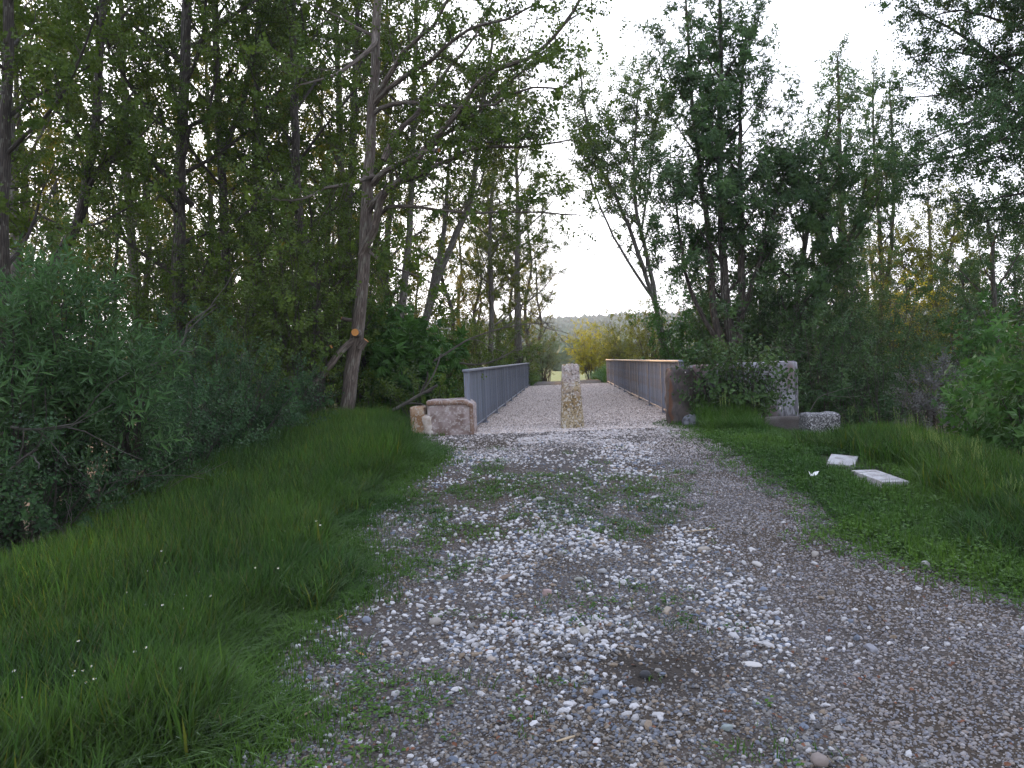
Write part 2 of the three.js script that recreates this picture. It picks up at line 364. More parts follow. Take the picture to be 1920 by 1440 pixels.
const TREES = [
{key:'main',name:'leaning_tree',label:'grey leaning tree with orange sawn cuts, its boughs arching over the railing',category:'tree',leaf:'alder',len0:2.6,dens:1.7,up:0.25,prof:'oval',tone:0,stems:[{p:[[-4.02,-0.27,-13.0],[-3.97,-0.05,-13.0],[-3.8,0.63,-13.0],[-3.63,1.56,-13.0],[-3.48,2.5,-13.0],[-3.33,3.8,-13.0],[-3.24,4.72,-13.0],[-3.08,6.1,-13.0],[-2.96,7.46,-13.0],[-2.83,8.82,-13.0],[-2.7,10.16,-13.0]],r0:0.135,r1:0.05,bare:0.62}],limbs:[{p:[[-3.44,3.06,-13.0],[-3.16,3.51,-12.85],[-2.97,4.02,-12.71],[-2.62,4.24,-12.56],[-2.05,4.79,-12.42],[-1.6,5.15,-12.27],[-1.21,5.56,-12.13],[-0.79,5.76,-11.98],[-0.36,5.81,-11.84],[0.01,6.0,-11.69],[0.44,6.44,-11.55],[0.66,6.75,-11.4]],r0:0.085,r1:0.02,bare:0.3},{p:[[-3.08,5.73,-13.0],[-2.91,5.87,-12.83],[-2.52,6.35,-12.67],[-2.23,6.53,-12.5],[-1.9,6.64,-12.33],[-1.64,6.97,-12.17],[-1.4,7.38,-12.0]],r0:0.06,r1:0.02,bare:0.3},{p:[[-3.12,5.64,-13.0],[-2.86,5.8,-12.8],[-2.43,5.99,-12.6],[-1.99,6.12,-12.4],[-1.59,6.33,-12.2],[-1.16,6.44,-12.0],[-0.66,6.42,-11.8],[-0.23,6.52,-11.6]],r0:0.055,r1:0.015,bare:0.3},{p:[[-3.13,5.5,-13.0],[-2.89,5.56,-12.8],[-2.5,5.54,-12.6],[-2.11,5.42,-12.4],[-1.41,5.26,-12.2],[-0.96,5.19,-12.0],[-0.63,5.27,-11.8],[-0.23,5.28,-11.6],[0.12,5.16,-11.4],[0.3,5.21,-11.2]],r0:0.045,r1:0.012,bare:0.3},{p:[[-2.98,4.7,-13.0],[-2.79,5.19,-13.11],[-2.39,5.54,-13.23],[-2.2,5.91,-13.34],[-1.95,6.25,-13.46],[-1.58,6.71,-13.57],[-1.26,7.18,-13.69],[-1.0,7.69,-13.8]],r0:0.06,r1:0.015,bare:0.3},{p:[[-3.31,3.8,-13.0],[-3.1,4.0,-12.84],[-2.86,4.14,-12.69],[-2.4,4.25,-12.53],[-1.88,4.41,-12.38],[-1.44,4.55,-12.22],[-0.99,4.57,-12.07],[-0.56,4.47,-11.91],[0.01,4.47,-11.76],[0.25,4.45,-11.6]],r0:0.065,r1:0.012,bare:0.3},{p:[[-3.07,3.78,-13.0],[-2.88,3.85,-12.83],[-2.45,3.8,-12.67],[-1.93,3.67,-12.5],[-1.33,3.57,-12.33],[-0.61,3.51,-12.17],[0.39,3.37,-12.0]],r0:0.04,r1:0.01,bare:0.3},{p:[[-2.59,4.43,-12.9],[-2.12,4.91,-12.83],[-1.67,5.11,-12.77],[-1.16,5.41,-12.7],[-0.54,5.88,-12.63],[-0.36,5.99,-12.57],[0.17,6.39,-12.5]],r0:0.05,r1:0.012,bare:0.3},{p:[[-2.2,4.86,-12.9],[-1.68,4.85,-12.55],[-1.14,4.67,-12.2],[-0.68,4.57,-11.85],[-0.23,4.63,-11.5]],r0:0.03,r1:0.008,bare:0.3},{p:[[-3.02,6.92,-13.0],[-2.97,6.58,-12.7],[-3.18,6.23,-12.4],[-3.41,5.93,-12.1],[-3.67,5.69,-11.8],[-3.92,5.52,-11.5]],r0:0.06,r1:0.012,bare:0.3},{p:[[-3.18,4.44,-13.0],[-3.43,4.2,-12.5],[-3.73,4.04,-12.0],[-4.01,3.75,-11.5],[-4.33,3.69,-11.0]],r0:0.045,r1:0.01,bare:0.3},{p:[[-3.34,3.14,-13.0],[-2.89,2.8,-12.67],[-2.29,2.55,-12.33],[-1.72,2.15,-12.0]],r0:0.03,r1:0.008,bare:0.3}],bare:[{p:[[-3.19,4.3,-13.0],[-3.01,4.41,-12.82],[-2.62,4.53,-12.65],[-2.22,4.64,-12.47],[-1.89,4.61,-12.3]],r0:0.06,r1:0.035,bare:0.3},{p:[[-3.63,1.61,-12.98],[-3.83,1.43,-12.84],[-4.21,0.93,-12.69],[-4.46,0.63,-12.54],[-4.62,0.37,-12.4]],r0:0.06,r1:0.06,bare:0.3},{p:[[-3.53,1.42,-12.9],[-3.47,1.51,-12.9],[-3.42,1.57,-12.9]],r0:0.06,r1:0.055,bare:0.3},{p:[[-3.68,1.94,-13.0],[-3.78,1.95,-13.0],[-3.87,1.98,-13.0]],r0:0.035,r1:0.03,bare:0.3}]},
{name:'alder_tree',label:'dark upright trunk just behind the leaning tree with a small sawn branch',category:'tree',leaf:'alder',len0:2.8,dens:2.2,up:0.2,prof:'oval',tone:0,stems:[{p:[[-5.04,-0.74,-15.0],[-5.02,0.03,-15.0],[-4.96,1.56,-15.0],[-5.03,3.19,-15.0],[-5.23,4.29,-15.0],[-5.24,5.58,-15.0],[-5.19,7.51,-15.0],[-5.1,9.62,-15.0],[-5.01,12.04,-15.0]],r0:0.13,r1:0.05,bare:0.2}],bare:[{p:[[-4.88,1.44,-14.8],[-4.71,1.52,-14.8],[-4.65,1.54,-14.8]],r0:0.06,r1:0.05,bare:0.3}]},
{name:'alder_tree',label:'thick dark trunk rising behind the hawthorn, crook of a bough beside it',category:'tree',leaf:'alder',len0:3.0,dens:2.2,up:0.2,prof:'oval',tone:0,stems:[{p:[[-7.25,-0.87,-13.5],[-7.12,1.73,-13.5],[-7.04,3.31,-13.5],[-6.89,5.07,-13.5],[-6.75,6.53,-13.5],[-6.62,7.97,-13.5],[-6.49,9.88,-13.5],[-6.35,11.77,-13.5]],r0:0.16,r1:0.06,bare:0.28}],limbs:[{p:[[-6.95,4.78,-13.5],[-6.56,5.66,-13.32],[-6.22,5.62,-13.14],[-6.03,5.77,-12.96],[-5.87,6.11,-12.78],[-5.69,6.48,-12.6]],r0:0.06,r1:0.02,bare:0.3},{p:[[-6.73,4.23,-13.5],[-6.8,4.48,-13.08],[-6.94,4.76,-12.65],[-7.14,5.06,-12.23],[-7.24,5.25,-11.8]],r0:0.06,r1:0.012,bare:0.3}]},
{name:'alder_tree',label:'dark forked trunk between the two thick trunks on the left',category:'tree',leaf:'alder',len0:2.6,dens:2.0,up:0.25,prof:'oval',tone:0,stems:[{p:[[-7.48,-1.03,-16.0],[-7.35,2.03,-16.0],[-7.27,4.59,-16.0],[-7.27,6.33,-16.0],[-7.25,8.05,-16.0],[-7.19,10.33,-16.0],[-7.1,12.81,-16.0]],r0:0.135,r1:0.05,bare:0.3},{p:[[-7.19,5.92,-16.0],[-6.98,6.43,-16.0],[-6.72,6.99,-16.0],[-6.42,8.0,-16.0],[-6.18,9.12,-16.0],[-6.01,10.24,-16.0]],r0:0.08,r1:0.03,bare:0.3}]},
{name:'alder_tree',label:'slim straight trunk, fourth in from the left edge',category:'tree',leaf:'alder',len0:2.4,dens:2.0,up:0.25,prof:'oval',tone:0,stems:[{p:[[-7.25,-1.19,-17.0],[-7.09,2.3,-17.0],[-6.94,5.63,-17.0],[-6.77,7.82,-17.0],[-6.56,10.22,-17.0],[-6.38,12.72,-17.0]],r0:0.11,r1:0.05,bare:0.3}]},
{name:'alder_tree',label:'slim dark trunk half hidden behind the leaning tree',category:'tree',leaf:'alder',len0:2.4,dens:1.8,up:0.25,prof:'oval',tone:0,stems:[{p:[[-5.37,-0.39,-18.5],[-5.28,2.84,-18.5],[-5.23,4.7,-18.5],[-5.03,6.54,-18.5],[-4.81,8.89,-18.5],[-4.63,11.48,-18.5],[-4.48,13.41,-18.5]],r0:0.115,r1:0.05,bare:0.3}]},
{name:'alder_tree',label:'dark trunk cut by the left edge of the picture',category:'tree',leaf:'alder',len0:2.6,dens:2.4,up:0.15,prof:'oval',tone:0,stems:[{p:[[-8.02,-1.04,-10.0],[-7.86,1.23,-10.0],[-7.72,3.46,-10.0],[-7.57,4.92,-10.0],[-7.4,7.1,-10.0],[-7.22,9.24,-10.0]],r0:0.12,r1:0.05,bare:0.3}]},
{name:'alder_tree',label:'slanting crooked trunk against bright sky above the willow bush',category:'tree',leaf:'alder',len0:2.4,dens:2.1,up:0.2,prof:'oval',tone:0,stems:[{p:[[-9.61,-0.55,-12.0],[-9.3,1.25,-12.0],[-8.74,2.52,-12.0],[-8.23,3.25,-12.0],[-7.91,3.86,-12.0],[-7.74,4.46,-12.0],[-7.6,5.16,-12.0],[-7.44,6.28,-12.0],[-7.21,7.74,-12.0],[-7.02,9.44,-12.0]],r0:0.14,r1:0.04,bare:0.5}],limbs:[{p:[[-7.89,3.99,-12.0],[-7.58,4.43,-11.9],[-7.28,4.56,-11.8],[-6.93,4.77,-11.7],[-6.74,4.86,-11.6]],r0:0.05,r1:0.015,bare:0.3},{p:[[-8.02,3.68,-12.0],[-7.43,3.59,-11.67],[-6.77,3.71,-11.33],[-6.14,3.81,-11.0]],r0:0.03,r1:0.01,bare:0.3}]},
{name:'sapling',label:'thin bare-stemmed sapling right of the slanting trunk',category:'tree',leaf:'alder',len0:1.2,dens:1.8,up:0.4,prof:'oval',tone:0,stems:[{p:[[-8.89,0.15,-14.0],[-8.69,2.22,-14.0],[-8.56,3.25,-14.0],[-8.46,4.27,-14.0],[-8.29,5.29,-14.0],[-8.19,5.79,-14.0],[-8.12,6.6,-14.0]],r0:0.05,r1:0.02,bare:0.6},{p:[[-8.45,4.43,-14.0],[-8.19,4.57,-14.0],[-7.81,4.65,-14.0],[-7.6,4.74,-14.0]],r0:0.03,r1:0.012,bare:0.2}]},
{name:'alder_tree',label:'pale upright trunk behind the broad-leaved shrub',category:'tree',leaf:'alder',len0:2.6,dens:1.9,up:0.3,prof:'oval',tone:1,stems:[{p:[[-4.51,-0.55,-20.0],[-4.39,1.4,-20.0],[-4.32,2.33,-20.0],[-4.1,3.76,-20.0],[-3.92,5.18,-20.0],[-3.75,7.31,-20.0],[-3.55,9.97,-20.0],[-3.41,12.2,-20.0]],r0:0.15,r1:0.04,bare:0.45}]},
{name:'alder_tree',label:'pale forked trunk leaning towards the bridge',category:'tree',leaf:'alder',len0:2.6,dens:1.8,up:0.3,prof:'oval',tone:1,stems:[{p:[[-4.4,-0.65,-21.0],[-4.15,1.47,-21.0],[-3.79,2.51,-21.0],[-3.36,3.7,-21.0],[-2.94,4.57,-21.0],[-2.44,5.59,-21.0],[-2.06,7.5,-21.0],[-1.76,9.25,-21.0],[-1.56,10.26,-21.0]],r0:0.17,r1:0.04,bare:0.5},{p:[[-3.79,2.51,-21.0],[-3.52,3.55,-21.0],[-3.15,5.03,-21.0],[-3.01,6.37,-21.0],[-2.79,7.84,-21.0]],r0:0.1,r1:0.03,bare:0.4}]},
{name:'alder_tree',label:'slim tree behind the railing, first of the two near the sky gap',category:'tree',leaf:'alder',len0:2.9,dens:3.2,up:0.1,prof:'cone',tone:1,stems:[{p:[[-2.78,-0.53,-28.0],[-2.69,1.47,-28.0],[-2.57,3.47,-28.0],[-2.56,5.46,-28.0],[-2.31,8.03,-28.0],[-2.0,10.57,-28.0],[-1.86,11.54,-28.0]],r0:0.15,r1:0.03,bare:0.35}]},
{name:'alder_tree',label:'tall cone-shaped tree with level boughs at the left of the sky gap',category:'tree',leaf:'alder',len0:3.3,dens:3.6,up:0.02,prof:'cone',tone:1,stems:[{p:[[-1.89,-0.75,-31.0],[-1.81,1.69,-31.0],[-1.74,4.55,-31.0],[-1.59,7.18,-31.0],[-1.56,9.8,-31.0],[-1.39,11.96,-31.0],[-1.31,12.82,-31.0]],r0:0.2,r1:0.03,bare:0.3}]},
{name:'aspen_tree',label:'airy tree with slender leaning stems at the right of the sky gap',category:'tree',leaf:'far',len0:1.7,dens:2.8,up:0.45,prof:'oval',tone:2,stems:[{p:[[3.1,-0.45,-23.0],[3.08,1.18,-23.0],[2.89,2.49,-23.0],[2.53,3.8,-23.0],[2.25,4.78,-23.0],[1.73,6.09,-23.0],[1.21,7.25,-23.0],[0.95,8.71,-23.0],[0.84,10.15,-23.0]],r0:0.12,r1:0.02,bare:0.45},{p:[[3.01,1.51,-23.0],[2.79,3.46,-23.0],[2.43,5.41,-23.0],[2.38,7.02,-23.0],[2.55,8.61,-23.0],[2.74,9.55,-23.0]],r0:0.09,r1:0.02,bare:0.35},{p:[[2.82,2.81,-23.0],[1.91,4.31,-23.0],[1.39,5.47,-23.0],[1.03,6.62,-23.0],[0.83,7.76,-23.0]],r0:0.05,r1:0.015,bare:0.45},{p:[[2.48,4.6,-23.0],[2.78,6.2,-23.0],[2.99,7.62,-23.0],[2.88,8.9,-23.0]],r0:0.04,r1:0.015,bare:0.3}]},
{name:'maple_tree',label:'tall dense maple of several stems behind the bramble-covered wall',category:'tree',leaf:'maple',len0:1.75,dens:2.4,up:0.3,prof:'oval',tone:3,stems:[{p:[[3.81,-0.58,-17.0],[3.8,0.86,-17.0],[3.67,2.29,-17.0],[3.64,4.19,-17.0],[3.67,5.95,-17.0],[3.75,7.46,-17.0],[3.76,8.62,-17.0],[3.74,9.67,-17.0]],r0:0.15,r1:0.03,bare:0.2},{p:[[3.74,0.74,-17.0],[3.42,1.83,-17.0],[3.36,3.61,-17.0],[3.19,5.39,-17.0],[3.07,7.16,-17.0],[3.06,8.44,-17.0],[3.02,9.14,-17.0]],r0:0.09,r1:0.02,bare:0.25},{p:[[3.84,0.85,-17.0],[3.98,1.8,-17.0],[4.06,3.57,-17.0],[4.1,5.34,-17.0],[4.17,7.08,-17.0],[4.32,8.12,-17.0]],r0:0.1,r1:0.02,bare:0.25},{p:[[3.82,1.33,-17.0],[4.39,2.97,-17.0],[4.77,4.01,-17.0],[5.03,4.93,-17.0]],r0:0.06,r1:0.02,bare:0.3},{p:[[3.63,1.1,-17.0],[2.97,2.32,-17.0],[2.72,3.64,-17.0],[2.61,4.95,-17.0]],r0:0.06,r1:0.02,bare:0.3}]},
{name:'poplar_tree',label:'pointed tall poplar standing behind the dark maple scrub',category:'tree',leaf:'far',len0:2.6,dens:3.0,up:0.5,prof:'cone',tone:3,stems:[{p:[[9.56,-1.6,-26.0],[9.6,0.93,-26.0],[9.54,3.81,-26.0],[9.55,7.38,-26.0],[9.56,9.86,-26.0],[9.56,10.83,-26.0]],r0:0.2,r1:0.03,bare:0.12}]},
{name:'poplar_tree',label:'narrow poplar between the pointed poplar and the overhanging boughs',category:'tree',leaf:'far',len0:1.9,dens:2.4,up:0.6,prof:'cone',tone:3,stems:[{p:[[11.62,-1.86,-28.0],[11.61,1.25,-28.0],[11.61,4.91,-28.0],[11.5,7.79,-28.0],[11.5,10.07,-28.0],[11.54,10.93,-28.0]],r0:0.16,r1:0.02,bare:0.15},{p:[[11.63,2.02,-28.0],[12.1,5.85,-28.0],[12.12,8.71,-28.0],[12.09,10.6,-28.0]],r0:0.1,r1:0.02,bare:0.3}]},
{name:'maple_tree',label:'leaning scrubby maple left of the pointed poplar',category:'tree',leaf:'maple',len0:2.3,dens:2.3,up:0.25,prof:'oval',tone:3,stems:[{p:[[5.25,-1.35,-18.0],[5.37,0.53,-18.0],[5.55,2.28,-18.0],[5.84,4.01,-18.0],[6.18,5.23,-18.0],[6.33,6.2,-18.0],[6.41,6.81,-18.0]],r0:0.13,r1:0.02,bare:0.2},{p:[[5.38,0.79,-18.0],[5.97,2.26,-18.0],[6.61,3.23,-18.0],[7.0,4.19,-18.0],[7.2,5.04,-18.0]],r0:0.09,r1:0.02,bare:0.25}]},
{name:'young_birch',label:'pale-leaved young tree with a thin straight trunk near the right edge',category:'tree',leaf:'far',len0:2.3,dens:2.6,up:0.2,prof:'cone',tone:4,stems:[{p:[[14.16,-2.13,-30.0],[14.27,0.77,-30.0],[14.31,4.06,-30.0],[14.29,5.7,-30.0],[14.27,6.83,-30.0]],r0:0.16,r1:0.03,bare:0.25}]},
{name:'young_birch',label:'paired thin trunks in the yellow undergrowth right of the wall',category:'tree',leaf:'far',len0:2.2,dens:2.2,up:0.25,prof:'oval',tone:4,stems:[{p:[[13.05,-1.82,-27.0],[13.13,0.79,-27.0],[13.27,3.01,-27.0],[13.71,5.01,-27.0],[13.91,5.92,-27.0]],r0:0.13,r1:0.03,bare:0.35},{p:[[12.38,-1.79,-27.0],[12.34,1.57,-27.0],[12.05,3.07,-27.0],[11.9,4.37,-27.0]],r0:0.07,r1:0.02,bare:0.4}]},
{name:'alder_tree',label:'dark tree behind the bushes at the right edge',category:'tree',leaf:'alder',len0:2.6,dens:2.3,up:0.2,prof:'oval',tone:3,stems:[{p:[[11.2,-2.5,-20.0],[11.19,0.26,-20.0],[11.1,2.18,-20.0],[11.06,3.41,-20.0],[10.95,4.36,-20.0]],r0:0.14,r1:0.03,bare:0.15}]},
{name:'alder_tree',label:'bushy dark tree filling the far right behind the grey shrub',category:'tree',leaf:'alder',len0:2.6,dens:2.4,up:0.2,prof:'oval',tone:3,stems:[{p:[[14.09,-3.08,-23.0],[14.08,0.08,-23.0],[13.97,2.28,-23.0],[13.86,4.32,-23.0],[13.73,5.26,-23.0]],r0:0.14,r1:0.03,bare:0.15},{p:[[11.97,-3.01,-23.0],[11.96,0.17,-23.0],[11.92,1.75,-23.0],[11.87,3.01,-23.0]],r0:0.1,r1:0.03,bare:0.2}]},
{key:'over',name:'overhanging_tree',label:'tree beyond the right edge whose dark boughs sweep in over the verge',category:'tree',leaf:'fine',len0:3.2,dens:2.0,up:0.3,prof:'oval',tone:3,stems:[{p:[[9.71,-4.86,-14.0],[9.72,-1.48,-14.0],[9.63,1.39,-14.0],[9.53,3.75,-14.0],[9.47,5.34,-14.0],[9.41,7.02,-14.0],[9.35,8.86,-14.0],[9.26,10.88,-14.0]],r0:0.22,r1:0.06,bare:0.45}],limbs:[{p:[[9.47,5.16,-14.0],[9.09,5.52,-14.17],[8.55,5.87,-14.33],[8.12,6.35,-14.5],[7.75,6.74,-14.67],[7.36,7.14,-14.83],[6.8,7.55,-15.0]],r0:0.07,r1:0.012,bare:0.3},{p:[[9.49,4.88,-14.0],[9.14,5.45,-14.26],[8.66,5.67,-14.52],[8.11,5.9,-14.78],[7.6,5.86,-15.04],[6.89,5.93,-15.3]],r0:0.05,r1:0.01,bare:0.3},{p:[[9.53,5.9,-14.0],[9.05,5.69,-14.1],[8.46,5.48,-14.2],[7.99,5.29,-14.3],[7.57,5.12,-14.4],[6.99,4.9,-14.5],[6.71,4.77,-14.6]],r0:0.045,r1:0.01,bare:0.3},{p:[[9.54,5.62,-14.0],[9.06,5.42,-14.27],[8.66,5.26,-14.53],[8.11,4.98,-14.8],[7.75,4.84,-15.07],[7.38,4.7,-15.33],[6.81,4.56,-15.6]],r0:0.045,r1:0.01,bare:0.3},{p:[[9.54,3.84,-14.0],[9.06,3.85,-14.32],[8.69,3.82,-14.64],[8.42,3.83,-14.96],[8.17,3.78,-15.28],[7.83,3.97,-15.6]],r0:0.04,r1:0.01,bare:0.3},{p:[[9.48,6.09,-14.0],[9.03,6.29,-14.2],[8.6,6.31,-14.4],[8.06,6.33,-14.6],[7.4,6.6,-14.8],[6.8,6.57,-15.0]],r0:0.045,r1:0.01,bare:0.3},{p:[[9.52,5.34,-14.0],[8.61,4.98,-13.85],[7.8,4.61,-13.7],[7.0,4.34,-13.55],[6.21,4.17,-13.4]],r0:0.04,r1:0.01,bare:0.3},{p:[[9.49,6.46,-14.0],[8.76,6.59,-14.2],[8.24,6.91,-14.4],[7.6,7.24,-14.6],[6.92,7.18,-14.8]],r0:0.045,r1:0.01,bare:0.3},{p:[[9.54,4.22,-14.0],[8.6,4.24,-13.87],[7.9,4.34,-13.73],[7.29,4.16,-13.6]],r0:0.035,r1:0.01,bare:0.3},{p:[[9.45,6.55,-14.0],[8.98,6.91,-14.1],[8.32,7.29,-14.2],[7.64,7.67,-14.3],[6.95,7.97,-14.4]],r0:0.06,r1:0.012,bare:0.3},{p:[[9.54,3.94,-14.0],[9.26,3.39,-14.5],[8.99,3.3,-15.0],[8.69,3.51,-15.5],[8.44,3.46,-16.0]],r0:0.04,r1:0.01,bare:0.3}]}
];
